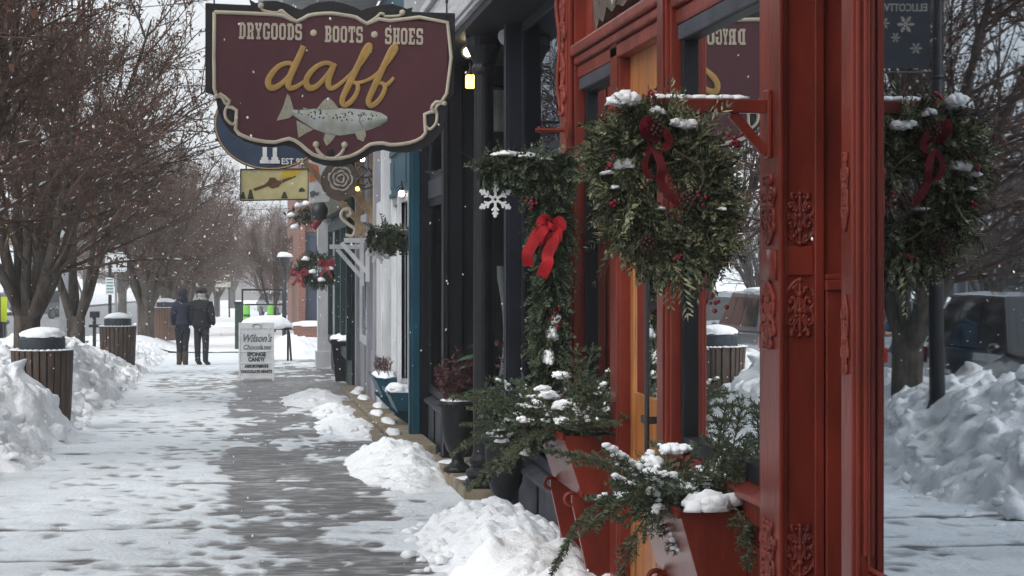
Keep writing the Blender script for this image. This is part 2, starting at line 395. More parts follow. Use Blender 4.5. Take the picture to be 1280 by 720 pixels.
for k in range(1150):                                                 # footprints
    lane = rs.choice([-1.45, -.85, -.35, .0, .35, .8]); fy = rs.uniform(6, 48); fx = lane+rs.normal(0, .28)
    j = (np.abs(Y[:,0]-fy) < .5); 
    if not j.any(): continue
    a = rs.normal(0, .15); dx = (X[j]-fx)*math.cos(a)+(Y[j]-fy)*math.sin(a); dy = -(X[j]-fx)*math.sin(a)+(Y[j]-fy)*math.cos(a)
    fp[j] = np.maximum(fp[j], np.exp(-((dx/.065)**2+(dy/.17)**2)**1.5)*rs.uniform(.2, .95)*(.62 if lane < -.6 else 1))
h = h-.022*fp
tag(grid_obj('sidewalk_snow', xs, ys, -0.015*Y+h, 'thin_snow', True, cut=h > -.012, depth=h/.016), None, None, kind='structure')
# ploughed bank along the kerb
xs = np.arange(-5.0, -1.55, .028); ys = np.concatenate([np.arange(2, 12, .08), np.arange(12, 36, .036), np.arange(36, 62, .07)])
X, Y = np.meshgrid(xs, ys)
top = np.interp(Y[:,0], [2, 12, 20, 24, 26.3, 28, 31, 35, 40, 43, 46, 52, 62], [.78, .80, .78, .72, .66, .58, .74, .88, .74, .52, .36, .32, .25])[:,None]
foot = -2.02+.22*(fbm(Y*.45, Y*0, 61, 3)-.5)*2
b1 = billow(X*1.5+3, Y*1.1, 71, 4); b2 = billow(X*4+7, Y*3.2, 83, 4); b3 = fbm(X*.7, Y*.4, 91, 3)
prof = sm(-X, -foot, 3.05+.35*(1-sm(Y,22,26)))*(1-.45*sm(-X, 3.5, 5.0))
b4 = billow(X*9+1, Y*7.5, 97, 3); b5 = fbm(X*3, Y*1.2+X*2.2, 101, 4)
clod = sm(fbm(X*4.2, Y*3.6, 131, 2), .60, .72); edge = sm(-X, -foot-.15, -foot+.3)
h = top*prof*(.72+.56*b3)+.30*(b1-.32)*prof+.13*(b2-.3)*edge+.06*(b4-.3)*edge+.07*clod*edge*(1-.5*prof)+.05*(b5-.5)*edge+.15*sm(fbm(X*2.3+9, Y*2.0+4, 151, 3), .52, .62)*edge*(1-.4*prof)-.05*edge
h = h+.44*np.exp(-((Y-25.2)/1.1)**2-((X+2.42)/.34)**2)*(.75+.7*b2)
h = h-.03*(1-sm(-X, -foot-.1, -foot+.1))
tag(grid_obj('snow_bank', xs, ys, -0.015*Y+h, 'bank_snow', True, cut=h > -.02, dX=(.30*(fbm(Y*1.5+3, h*4.5+X*.6, 171, 3)-.5)+.11*(billow(Y*4, h*11+X, 181, 2)-.3))*edge), None, None, kind='structure')
BANK = (xs, ys, h-.015*Y)
def bank_z(x, y):
    return float(BANK[2][min(len(BANK[1])-1, np.searchsorted(BANK[1], y)), min(len(BANK[0])-1, np.searchsorted(BANK[0], x))])
def heap(name, label, cx, cy, rx, ry, H, seed, step=.03, group='shovelled heaps of snow along the shops'):
    xs = np.arange(cx-rx*1.5, cx+rx*1.5, step); ys = np.arange(cy-ry*1.5, cy+ry*1.5, step*1.4); X, Y = np.meshgrid(xs, ys)
    u = (X-cx)/rx; w = (Y-cy)/ry; d = np.sqrt(u*u+w*w)+.34*(fbm(X*1.7+seed, Y*1.2, seed+200, 3)-.5)*2
    p = (1-sm(d, .05, 1.3))**1.25; b1 = billow(X*2.6+seed, Y*2.0, seed+300, 4); b2 = billow(X*7+seed, Y*6, seed+320, 4)
    clod = sm(fbm(X*6+seed, Y*5, seed+360, 2), .58, .70); b3 = billow(X*15+seed, Y*12, seed+380, 3)
    h = H*p*(.72+.5*fbm(X*1.4, Y*1.2, seed+340, 3))+.45*H*(b1-.28)*p+.22*H*(b2-.3)*sm(p, .05, .4)+.035*(clod+1.3*(b3-.3))*sm(p, .03, .25)*min(1, H/.25)-.012*(1-sm(p, 0, .06))
    o = grid_obj(name, xs-cx, ys-cy, -0.015*Y+h-g(cy), 'snow', True, cut=h > -.008)
    o.location = (cx, cy, g(cy)); return tag(o, label, 'snow heap', group)
heap('snow_heap', 'large lumpy heap of white snow piled before the rear red planter box', 1.62, 14.3, .50, 2.1, .25, 5, .022)
heap('snow_heap', 'smooth low drift of snow nearest the red shop front at the bottom', 1.46, 10.6, .62, 1.8, .42, 9)
heap('snow_heap', 'rounded snow heap at the far end of the stone step by the teal post', 1.42, 20.6, .46, 2.3, .23, 12)
heap('snow_heap', 'small snow heap lying nearest on the wet pavement before the teal planters', 1.22, 26.8, .36, 2.1, .12, 15)
heap('snow_heap', 'small snow heap in the middle of the line along the brown step', 1.20, 30.5, .34, 1.9, .13, 18)
heap('snow_heap', 'low spread snow heap farthest along before the black planter', 1.02, 34.2, .46, 2.0, .12, 21)
heap('snow_heap', 'broad white mound of snow beside the brick building base', 1.2, 60.5, .9, 5.5, .40, 26, .06)
# broken clods lying on the bank and round the heaps
rc = random.Random(5); mb = MB()
for i in range(380):
    y = 11+34*rc.random()**1.3; x = -2.0-1.5*rc.random()**1.2; k = rc.uniform(.02,.06) if rc.random() < .86 else rc.uniform(.07,.13)
    mb.blob((x, y, bank_z(x,y)+k*.25), (k*rc.uniform(.7,1.3), k*rc.uniform(.7,1.3), k*rc.uniform(.6,.95)), i, .55, 2, 1.9, flatten=-.5)
for cx, cy_, rx, ry, n_ in ((1.5,14.0,.45,2.0,70),(1.42,20.4,.4,1.8,34),(1.2,26.6,.35,1.6,24),(1.2,30.2,.3,1.5,20),(1.0,33.8,.4,1.6,18)):
    for i in range(n_):
        a = rc.uniform(0,6.283); t = rc.uniform(.55,1.15); k = rc.uniform(.014,.05); x = cx+rx*t*math.cos(a); y = cy_+ry*t*math.sin(a)
        if x < 1.62: mb.blob((x, y, g(y)+.015+.15*max(0,1-t)), (k*rc.uniform(.7,1.4), k*rc.uniform(.8,1.4), k*.8), i+9, .55, 2, 1.9, flatten=-.5)
tag(mb.build('snow_clods', 'snow', None, smooth=True), None, None, kind='stuff')
# rolling snow beyond the crossing and the slope across the road
xs = np.arange(-4.6, 9, .25); ys = np.arange(60, 330, .9); X, Y = np.meshgrid(xs, ys)
h = .10*(fbm(X*.8, Y*.15, 401, 4)-.35)+.22*billow(X*.9, Y*.22, 411, 4)*sm(np.abs(X+.6), 1.2, 2.6)+.25*sm(-X, 1.9, 3.2)*(1-sm(Y,150,300))
tag(grid_obj('far_pavement', xs, ys, -0.015*Y+h+.02, 'snow'), None, None, kind='structure')
xs = np.arange(-110, -16.4, 1.5); ys = np.arange(118, 590, 3.0); X, Y = np.meshgrid(xs, ys)
h = 9*sm(-X, 16, 60)*sm(Y, 118, 200)*(.7+.6*fbm(X*.03, Y*.02, 431, 3))+.9*billow(X*.16, Y*.12, 441, 4)*sm(-X, 16.5, 19)+1.1*sm(-X,16.4,18.5)
tag(grid_obj('snowy_slope', xs, ys, -0.015*Y+h-.1, 'snow'), None, None, kind='structure')
xs = np.arange(-200, 260, 6.0); ys = np.arange(380, 598, 6.0); X, Y = np.meshgrid(xs, ys)
h = 17*sm(Y, 380, 560)*(.4+.9*fbm(X*.012, Y*.01, 451, 4))
tag(grid_obj('hills', xs, ys, -0.015*Y+h-1.5, 'far_twig'), None, None, kind='structure')

# ------------------------------------------------------------------ camera, sky, air
cam = bpy.data.cameras.new('camera'); co = bpy.data.objects.new('camera', cam); COL.objects.link(co)
co.location = (0, 0, CAMZ); co.rotation_euler = (rad(90), 0, -TH); cam.sensor_width = 36; cam.lens = F/1280*36
cam.shift_y = -38/1280; cam.clip_end = 3000; cam.clip_start = .05; scene.camera = co
w = bpy.data.worlds.new('World'); scene.world = w; w.use_nodes = True
N = w.node_tree.nodes; L = w.node_tree.links; bg = N['Background']
sk = N.new('ShaderNodeTexSky'); sk.sky_type = 'NISHITA'; sk.sun_disc = False; sk.sun_elevation = rad(40); sk.sun_rotation = rad(230)
sk.air_density = 1.2; sk.dust_density = 6; sk.ozone_density = 1
hs = N.new('ShaderNodeHueSaturation'); hs.inputs['Saturation'].default_value = .16
mx = N.new('ShaderNodeMix'); mx.data_type = 'RGBA'; mx.inputs[0].default_value = .6; mx.inputs[7].default_value = (6.4, 6.75, 7.1, 1)
L.new(sk.outputs[0], hs.inputs['Color']); L.new(hs.outputs[0], mx.inputs[6]); L.new(mx.outputs[2], bg.inputs['Color'])
bg.inputs['Strength'].default_value = .115
sl = bpy.data.lights.new('sun', 'SUN'); sl.energy = .65; sl.angle = rad(35); sl.color = (1, .97, .93)
so = bpy.data.objects.new('sun', sl); COL.objects.link(so); so.rotation_euler = (rad(50), 0, rad(-50)); so.location = (-5, -5, 12)
scene.view_settings.view_transform = 'Standard'; scene.view_settings.look = 'None'; scene.view_settings.exposure = 0.7; scene.view_settings.gamma = 1
cy = scene.cycles; cy.use_denoising = True; cy.max_bounces = 8; cy.transparent_max_bounces = 16; cy.volume_bounces = 2; cy.glossy_bounces = 4; cy.diffuse_bounces = 3
HAZE = .0009
mb = MB(); mb.box(-305, 305, -38, 605, -14, 14); hz = mb.build('haze', 'interior')
hm = bpy.data.materials.new('haze'); hm.use_nodes = True; N = hm.node_tree.nodes; N.remove(N['Principled BSDF'])
pv = N.new('ShaderNodeVolumePrincipled'); pv.inputs['Density'].default_value = HAZE; pv.inputs['Color'].default_value = (.93,.95,.97,1)
hm.node_tree.links.new(pv.outputs[0], N['Material Output'].inputs['Volume'])
hz.data.materials.clear(); hz.data.materials.append(hm); tag(hz, None, None, kind='stuff')
# ------------------------------------------------------------------ red shop front
def part(mb, name, m, parent, **k): return mb.build(name, m, parent, **k)
R = thing('red_storefront', 'red painted cast iron shop front with ornate pilasters and amber wood door', 'storefront', (1.7, 8, g(8)))
def wallbox_cut(*boxes):
    mb = MB()
    for b in boxes: mb.cut(); mb.box(*b)
    return mb
def wallbox(*boxes):
    mb = MB()
    for b in boxes: mb.box(*b)
    return mb
def scroll(mb, P, cx, cz, w, h, r=.006, flip=1):
    mb.cut()
    # leafy relief: mirrored curls, a stem and a crest; P(a, z, out) maps onto the face
    def tub(pts, rr): mb.tube(spline([P(cx+a*w, cz+flip*z*h, .004) for a, z in pts], 4), rr, 6)
    for s in (-1, 1):
        tub([(0,-.48),(s*.22,-.40),(s*.42,-.22),(s*.44,-.02),(s*.28,.08),(s*.14,-.02),(s*.20,-.14),(s*.30,-.10)], r)
        tub([(0,-.20),(s*.16,.06),(s*.40,.14),(s*.42,.30),(s*.26,.36),(s*.16,.26),(s*.24,.20)], r)
        tub([(0,.14),(s*.12,.32),(s*.20,.42),(s*.08,.50)], r*.8)
        tub([(s*.06,-.46),(s*.14,-.30),(s*.05,-.16)], r*.9)
    tub([(0,-.5),(0,0),(0,.55)], r*1.1)
    for z, k in ((.55,.9),(.1,1.2),(-.2,1.3),(-.46,1.1)): mb.ball(P(cx, cz+flip*z*h, .004), r*1.7*k, 1)
    for s in (-1, 1):
        for a, z in ((.3,.28),(.32,-.06),(.12,.20),(.2,-.32),(.36,.10)): mb.ball(P(cx+s*a*w, cz+flip*z*h, .004), r*1.5, 1)
        for a, z, e in ((.10,.02,.9),(.40,-.30,-.6),(.46,.22,.4),(.22,.44,.8)): tub([(s*a,z),(s*(a+.05),z+.07),(s*(a+.02),z+.13)], r*1.3)
# base wall under the windows and the fascia above
wb = wallbox_cut((1.662,1.80,2.2,5.70,-.4,.86),(1.70,1.80,6.76,8.40,-.4,.90),(1.70,1.80,9.97,10.95,-.45,.90),(1.86,1.95,5.70,6.76,-.4,3.6))
pn = MB(); pn.box(1.675,1.70,6.80,8.36,.12,.74); pn.cut(); pn.box(1.675,1.70,10.0,10.92,.10,.74); pn.cut(); pn.box(1.64,1.662,2.4,5.6,.15,.72); part(pn, 'panel', 'red_paint', R, bevel=.006)
part(wb, 'wall', 'red_paint', R, bevel=.006)
fa = wallbox((1.70,1.84,2.2,11.2,2.772,4.9)); fa.box(1.66,1.70,2.2,11.0,3.75,3.95)
part(fa, 'fascia', 'red_paint_worn', R, bevel=.006)
co_ = wallbox_cut((1.615,1.84,6.74,10.97,2.716,2.77),(1.635,1.84,6.74,10.97,2.672,2.713),(1.655,1.84,6.74,10.97,2.605,2.669),(1.615,1.84,2.2,5.72,2.716,2.77))
part(co_, 'cornice_moulding', 'red_paint_worn', R, bevel=.012)
# pilaster with ornaments, near face looks to the camera
pl = MB(); pl.box(1.62,1.855,6.53,6.74,-.4,4.9)
pl.box(1.60,1.615,6.50,6.75,-.4,4.9); pl.box(1.60,1.62,6.745,6.76,-.4,4.9)
pl.box(1.6155,1.628,6.512,6.53,-.4,4.9); pl.box(1.712,1.742,6.505,6.53,-.4,4.9)
pl.box(1.628,1.712,6.521,6.53,1.645,1.735); pl.box(1.628,1.712,6.521,6.53,.22,.36)
pl.box(1.746,1.85,6.50,6.53,-.4,1.60); pl.box(1.742,1.85,6.488,6.53,1.60,1.632); pl.box(1.744,1.85,6.494,6.53,1.632,1.650)
pil = part(pl, 'pilaster', 'red_paint', R, bevel=.004)
on = MB()
Pn = lambda a, z, o: (a, 6.53-o, z)
scroll(on, Pn, 1.671, 1.812, .098, .15, .0066); scroll(on, Pn, 1.671, 1.555, .098, .165, .0066, -1)
scroll(on, Pn, 1.671, .80, .098, .15, .0066); scroll(on, Pn, 1.671, .15, .098, .135, .0066)
scroll(on, Pn, 1.671, 2.62, .098, .15, .0066)
Ps = lambda a, z, o: (1.60-o, a, z)
for zc, hh, fl in ((1.84,.20,1),(1.53,.19,-1),(.76,.22,1)): scroll(on, Ps, 6.625, zc, .17, hh, .007, fl)
on.cut(); on.box(1.594,1.60,6.53,6.72,1.63,1.725)
part(on, 'ornament', 'red_paint_worn', pil, smooth=True)
# second post beside the near window
p2 = MB(); p2.box(1.605,1.86,5.715,5.82,-.4,4.9)
p2.box(1.615,1.628,5.706,5.715,-.4,4.9); p2.box(1.634,1.648,5.700,5.715,.9,4.9)
pp = part(p2, 'post', 'red_paint', R, bevel=.004)
o2 = MB(); Pq = lambda a, z, o: (1.605-o, a, z)
scroll(o2, Pq, 5.766, 1.87, .06, .2, .004); scroll(o2, Pq, 5.766, 1.5, .06, .2, .004, -1)
part(o2, 'ornament', 'red_paint_worn', pp, smooth=True)
part(wallbox((1.66,1.70,2.2,5.70,2.66,2.78)), 'window_head', 'dark_frame', R)
# posts beside the door, pilaster at the far end
part(wallbox((1.62,1.76,8.42,8.60,-.4,2.75),(1.635,1.76,8.40,8.42,-.4,2.75),(1.612,1.62,8.45,8.57,-.4,2.75)), 'post', 'red_paint', R, bevel=.005)
part(wallbox((1.655,1.76,9.78,9.96,-.45,2.75),(1.665,1.76,9.768,9.78,-.45,2.75)), 'post', 'red_paint', R, bevel=.005)
fp_ = part(wallbox((1.60,1.80,10.99,11.22,-.5,4.9),(1.64,1.80,10.97,10.99,-.5,4.9),(1.612,1.632,10.975,10.99,-.5,4.9)), 'pilaster', 'red_paint', R, bevel=.005)
o3 = MB(); Pr = lambda a, z, o: (1.60-o, a, z)
for zc, hh in ((2.92,.3),(2.6,.3)): scroll(o3, Pr, 11.1, zc, .2, hh, .010, -1)
o3.tube(spline([(1.585,11.1,3.2),(1.57,11.12,3.0),(1.585,11.1,2.8),(1.575,11.12,2.6),(1.59,11.1,2.45)],5), [.012]*21, 6)
part(o3, 'ornament', 'red_paint_worn', fp_, smooth=True)
# windows
def window(parent, X, y0, y1, z0, z1, fr='dark_frame', fw=.035, name='window', pane='glass', dx=.02):
    f = MB(); f.box(X-dx,X+.03,y0,y0+fw,z0,z1); f.box(X-dx,X+.03,y1-fw,y1,z0,z1); f.box(X-dx,X+.03,y0+fw,y1-fw,z1-fw,z1); f.box(X-dx,X+.03,y0+fw,y1-fw,z0,z0+fw)
    o = part(f, name, fr, parent, bevel=.003)
    p = MB(); p.add([(X,y0+fw,z0+fw),(X,y1-fw,z0+fw),(X,y1-fw,z1-fw),(X,y0+fw,z1-fw)], [(0,1,2,3)])
    part(p, 'pane', pane, o); return o
window(R, 1.65, 2.2, 5.714, .86, 2.66, 'red_paint', .014, dx=.003, pane='street_glass')
window(R, 1.70, 6.78, 8.38, .95, 2.602, 'dark_frame', .06, dx=.03)
window(R, 1.72, 9.98, 10.96, .95, 2.602, 'dark_frame', .07, dx=.03)
part(wallbox_cut((1.66,1.70,6.78,8.38,2.545,2.603),(1.66,1.70,9.98,10.95,2.545,2.603)), 'blind_box', 'slate_panel', R, bevel=.004)
# sills
sl_ = MB()
def sill(mb, x, y0, y1, z):
    mb.prism([(x,z-.035),(x,z-.01),(1.71,z+.03),(1.71,z-.035)], lambda a,b,d: (a,d,b), y0, y1)
    mb.prism([(x+.03,z-.115),(x+.03,z-.036),(1.71,z-.036),(1.71,z-.115)], lambda a,b,d: (a,d,b), y0, y1)
sill(sl_, 1.63, 6.77, 8.39, .93); sl_.cut(); sill(sl_, 1.63, 9.98, 10.96, .93); sl_.cut(); sill(sl_, 1.57, 2.2, 5.70, .84)
part(sl_, 'sill', 'red_paint_worn', R, bevel=.004)
# amber wood door
dz0, dz1 = -.05, 2.66
d = MB(); d.box(1.715,1.755,8.62,8.76,dz0,dz1); d.box(1.715,1.755,9.68,9.765,dz0,dz1); d.box(1.717,1.753,8.76,9.68,2.34,dz1); d.box(1.717,1.753,8.76,9.68,.84,1.10); d.box(1.717,1.753,8.76,9.68,dz0,.22)
d.box(1.728,1.748,8.76,9.68,.22,.84); d.box(1.718,1.75,9.17,9.23,.22,.84); d.box(1.712,1.752,8.80,9.60,2.30,2.345)
dr = part(d, 'door', 'amber_wood', R, bevel=.005)
p = MB(); p.add([(1.724,8.76,1.10),(1.724,9.68,1.10),(1.724,9.68,2.30),(1.724,8.76,2.30)], [(0,1,2,3)]); part(p, 'pane', 'glass', dr)
hd = MB(); hd.tube([(1.655,9.02,.84),(1.655,9.02,1.62)], .011, 8); hd.bar((1.655,9.02,1.02),(1.715,9.02,1.02),.016,.03); hd.bar((1.655,9.02,1.50),(1.715,9.02,1.50),.016,.03); hd.bar((1.655,9.02,1.02),(1.655,9.12,1.02),.016,.03)
part(hd, 'handle', 'black_metal', dr, smooth=False)
part(wallbox((1.69,1.84,8.6,9.78,2.66,2.672)), 'door_head', 'dark_frame', R)
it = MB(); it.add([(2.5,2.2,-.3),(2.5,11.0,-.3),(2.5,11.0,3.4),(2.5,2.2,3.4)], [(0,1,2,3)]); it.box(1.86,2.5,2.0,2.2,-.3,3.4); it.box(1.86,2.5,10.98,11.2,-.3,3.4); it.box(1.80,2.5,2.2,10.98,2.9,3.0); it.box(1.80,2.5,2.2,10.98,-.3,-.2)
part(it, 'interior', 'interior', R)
# carved board fixed on the fascia
mb = MB(); P3 = lambda a,b,dd: (dd,a,b)
poly = [(a, b-.17) for a,b in [(10.35,2.99),(10.30,2.94),(10.22,3.00),(10.1,2.97),(10.0,3.03),(9.85,2.99),(9.72,3.01),(9.55,2.98),(9.4,3.0),(9.4,3.5),(10.38,3.5),(10.42,3.3),(10.33,3.2),(10.40,3.1)]]
mb.prism(poly, P3, 1.645, 1.70)
bd = part(mb, 'carved_board', 'carved_wood', R)
mb = MB(); mb.tube(spline([(1.64,9.72,3.2),(1.62,9.70,2.95),(1.62,9.66,2.84),(1.62,9.60,2.86),(1.62,9.58,2.96)],5), .010, 6); mb.tube(spline([(1.64,9.5,3.15),(1.62,9.47,2.95),(1.63,9.5,2.86)],5), .009, 6)
part(mb, 'rope', 'rose_grey', bd)

# ---- bracket that carries the wreath
def bracket(name, label, base, length, m, zt, group='wall brackets for hanging wreaths', t=.042, plate=.12):
    o = thing(name, label, 'bracket', (base[0], base[1], zt), group); x, y = base
    part(wallbox((x-length, x-.014, y-t/2, y+t/2, zt-t, zt)), 'arm', m, o, bevel=.004)
    part(wallbox((x-.014, x-.001, y-.03, y+.03, zt-plate*1.5, zt+.03)), 'back_plate', m, o, bevel=.003)
    mb = MB(); mb.bar((x-plate, y, zt-t-.001), (x-.014, y, zt-t-plate), .03, .026, (0,1,0)); part(mb, 'brace', m, o)
    return o
b1_ = bracket('wall_bracket', 'red wooden wall bracket with snow on top holding the near large wreath', (1.60, 6.62), .37, 'red_paint', 2.187)
mb = MB()
for i in range(7): mb.blob((1.25+i*.042, 6.62, 2.190), (.034,.02,.012), i+2, .3, 2, flatten=-.1)
part(mb, 'snow_cap', 'snow', b1_, smooth=True)

# ---- planter boxes under the red windows
def planter(name, label, y0, y1, x0, x1, zt, zb, m, zg, group, curl=True):
    o = thing(name, label, 'planter box', (x1, (y0+y1)/2, zg), group)
    taper = (x1-x0)*.36; t = .02
    def trough(mb, a0, a1):
        xs0, xs1 = x0, x0+taper; yi = .05
        mb.prism([(xs0,zt),(x1,zt),(x1,zb),(xs1,zb)], lambda a,b,d: (a,d,b), a0, a1)
    mb = MB(); trough(mb, y0, y0+t); trough(mb, y1-t, y1)
    mb.add([(x0,y0+t,zt),(x0,y1-t,zt),(x0+taper,y1-t,zb),(x0+taper,y0+t,zb),(x0+.02,y0+t,zt),(x0+.02,y1-t,zt),(x0+taper+.02,y1-t,zb),(x0+taper+.02,y0+t,zb)],
           [(0,1,2,3),(7,6,5,4),(0,4,5,1),(3,2,6,7)])
    mb.box(x0+taper, x1, y0+t, y1-t, zb-.015, zb+.01)
    part(mb, 'trough', m, o, bevel=.003)
    part(wallbox((x0-.012, x0+.004, y0-.008, y1+.008, zt-.022, zt+.012)), 'rim', m, o, bevel=.003)
    for yy in (y0+.12, y1-.16):
        mb = MB(); mb.prism([(x0+taper*.7,zb-.016),(x0+taper*.7,zb-.05),(x1-.05,zg+.12),(x1,zg+.08),(x1,zb-.016)], lambda a,b,d: (a,d,b), yy, yy+.045)
        if curl:
            c = [(x0+taper*.7+.03*math.cos(k), yy+.022, zb-.035+.028*math.sin(k)) for k in np.linspace(0,5.4,14)]
            mb.tube(c, .011, 6)
        part(mb, 'bracket', m, o, bevel=.003)
    mb = MB(); mb.add([(x0+.02,y0+t,zt-.03),(x1,y0+t,zt-.03),(x1,y1-t,zt-.03),(x0+.02,y1-t,zt-.03)], [(0,1,2,3)]); part(mb, 'soil', 'bark', o)
    return o
PA = planter('planter_box', 'red tapered planter box nearest the camera with snow and fir boughs in it', 7.24, 8.12, 1.44, 1.672, .845, .55, 'red_paint', g(7.6), 'red planter boxes under the windows')
PB = planter('planter_box', 'red tapered planter box behind the amber door and full of snow dusted spruce', 9.92, 10.92, 1.43, 1.672, .885, .615, 'red_paint', g(10.4), 'red planter boxes under the windows')

# ------------------------------------------------------------------ dark shop front
D = thing('dark_storefront', 'black and slate shop front with a recessed entrance behind one column', 'storefront', (2.0, 17, g(17)))
FL = -.12                                        # threshold level
wb = wallbox_cut((2.06,2.2,11.24,16.68,-.6,.10),(1.99,2.2,20.52,24.32,-.7,.10),(2.2,3.05,16.55,16.68,-.6,4.2),(2.05,2.2,11.24,16.6,2.27,2.43))
part(wb, 'knee_wall', 'slate_panel', D, bevel=.006)
mb = MB()
for a0, a1, X in ((11.24,16.7,2.06),(20.5,24.32,1.99)):
    mb.cut(); mb.prism([(X-.05,.10),(X-.05,.13),(X+.14,.20),(X+.14,.10)], lambda a,b,d: (a,d,b), a0, a1)
part(mb, 'sill', 'slate_panel', D, bevel=.004)
pn = MB()
for k in range(4): pn.cut(); pn.box(1.975,1.99,20.75+k*.88,20.83+k*.88,-.55,.06)
for k in range(4): pn.cut(); pn.box(2.045,2.06,11.6+k*1.3,11.68+k*1.3,-.5,.06)
part(pn, 'panel_strip', 'dark_frame', D, bevel=.003)
window(D, 2.10, 11.24, 14.05, .20, 2.27, 'dark_frame', .07, pane='dim_glass'); window(D, 2.10, 14.05, 16.66, .20, 2.27, 'slate_paint', .07, pane='dim_glass')
window(D, 2.10, 11.24, 12.8, 2.43, 3.5, 'slate_paint', .07, pane='dim_glass'); window(D, 2.10, 12.8, 14.5, 2.43, 3.5, 'slate_paint', .07, pane='dim_glass'); window(D, 2.10, 14.5, 16.66, 2.43, 3.5, 'slate_paint', .07, pane='dim_glass')
window(D, 2.02, 20.5, 22.2, .20, 2.35, 'dark_frame', .09); window(D, 2.02, 22.2, 24.32, .20, 2.35, 'dark_frame', .09, pane='dim_glass')
window(D, 2.02, 20.5, 22.2, 2.55, 3.5, 'slate_paint', .08, pane='dim_glass'); window(D, 2.02, 22.2, 24.32, 2.55, 3.5, 'slate_paint', .08, pane='dim_glass')
part(wallbox((1.99,2.1,20.5,24.32,2.35,2.55)), 'transom_rail', 'slate_panel', D, bevel=.005)
# window that looks to the camera at the far side of the entrance
f = wallbox((1.99,2.10,20.40,20.5,-.6,3.5),(3.0,3.1,20.40,20.5,-.6,3.5),(2.10,3.0,20.40,20.5,2.5,2.62),(2.10,3.0,20.42,20.5,-.6,.2),(2.50,2.56,20.41,20.5,.2,2.5),(2.10,3.0,20.41,20.5,3.40,3.5))
fw_ = part(f, 'window', 'dark_frame', D, bevel=.004)
p = MB(); p.add([(2.1,20.47,.2),(3.0,20.47,.2),(3.0,20.47,3.4),(2.1,20.47,3.4)], [(0,1,2,3)]); part(p, 'pane', 'clear_glass', fw_)
part(wallbox((1.81,1.99,20.36,20.58,-.6,3.5),(1.79,2.0,20.34,20.60,-.6,-.15),(1.83,1.86,20.345,20.36,-.1,3.4)), 'corner_post', 'dark_frame', D, bevel=.006)
part(wallbox((1.98,2.2,16.68,16.86,-.5,3.5),(1.965,1.98,16.70,16.84,-.5,3.5)), 'corner_post', 'slate_paint', D, bevel=.006)
part(wallbox((3.05,3.15,16.68,20.4,-.5,3.5)), 'entrance_wall', 'dark_frame', D)
ed = part(wallbox((3.00,3.05,17.6,18.7,-.12,2.4),(2.98,3.0,17.7,18.6,.0,.9)), 'door', 'slate_paint', D, bevel=.01)
p = MB(); p.add([(2.99,17.75,1.0),(2.99,18.55,1.0),(2.99,18.55,2.2),(2.99,17.75,2.2)], [(0,1,2,3)]); part(p, 'pane', 'glass', ed)
cl = MB(); cl.lathe((1.905,17.72,0), [(.155,-.145),(.155,-.105),(.13,-.09),(.15,-.06),(.145,-.03),(.105,.0),(.12,.03),(.125,.06),(.092,.10),(.088,.16),(.086,1.5),(.080,2.8),(.078,3.18),(.10,3.21),(.10,3.24),(.085,3.27),(.12,3.36),(.15,3.42),(.15,3.5)], 20)
cl.box(1.745,2.065,17.56,17.88,-.19,-.145)
part(cl, 'column', 'black_cast', D, smooth=False, bevel=0)
part(wallbox((1.70,3.05,11.24,24.3,3.50,3.56)), 'soffit', 'dark_frame', D)
fs = wallbox((1.66,1.78,11.24,24.3,3.565,3.98),(1.62,1.80,11.24,24.3,3.985,4.06),(1.64,1.66,11.24,24.3,3.60,3.64))
part(fs, 'fascia', 'weathered_wood', D, bevel=.008)
part(wallbox((1.72,1.9,11.24,24.3,4.06,6.2)), 'upper_wall', 'wall_grey', D)
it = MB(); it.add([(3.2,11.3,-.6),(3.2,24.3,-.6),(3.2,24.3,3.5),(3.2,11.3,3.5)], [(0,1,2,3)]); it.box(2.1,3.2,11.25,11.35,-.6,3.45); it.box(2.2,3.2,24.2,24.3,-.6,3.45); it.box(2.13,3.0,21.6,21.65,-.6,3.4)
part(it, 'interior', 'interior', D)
def lampthing(name, label, c, r, glow, cat='lamp', ring=True, sq=False):
    o = thing(name, label, cat, c); mb = MB()
    if sq: mb.box(c[0]-r*.7,c[0]+r*.7,c[1]-r*.6,c[1]+r*.6,c[2]-r,c[2]+r); part(mb, 'bulb', glow, o, bevel=.015)
    else: mb.ball(c, r*.72, 3); part(mb, 'bulb', glow, o, smooth=True)
    mb = MB(); mb.tube([(c[0],c[1]+.0,c[2]+r*.7),(c[0],c[1],c[2]+r*.7+.12)], .012, 6)
    if ring: mb.tube([(c[0]+r*math.cos(t),c[1]-r*.2,c[2]+r*math.sin(t)) for t in np.linspace(0,6.283,25)], r*.13, 6)
    else: mb.lathe((c[0],c[1],c[2]+r*.7), [(r*.5,0),(r*.5,.03),(r*.2,.06)], 10)
    part(mb, 'fitting', 'black_metal', o); return o
lampthing('entrance_lamp', 'round lit globe lamp beside the capital of the black column', at(585,65,150), .056, 'lamp_glow')
lampthing('entrance_lamp', 'square yellow lit bulb hanging below the round globe lamp', at(588,102,146), .058, 'bulb_glow', ring=False, sq=True)
c = at(633,46,160); o = thing('floodlight', 'grey ribbed floodlight under the dark porch ceiling', 'lamp', c); mb = MB()
ax = Vector((-.6,-.75,-.35)).normalized(); bx = Vector((.75,-.6,0)).normalized(); 
mb.tube([c-ax*.13, c-ax*.03, c, c+ax*.02], [.03,.045,.062,.066], 16); part(mb, 'housing', 'galv_metal', o)
mb = MB(); mb.tube([c-ax*.13, c-ax*.2+Vector((0,0,.12)), Vector((c.x+.12,c.y+.1,3.5))], .014, 6); part(mb, 'arm', 'grey_metal', o)
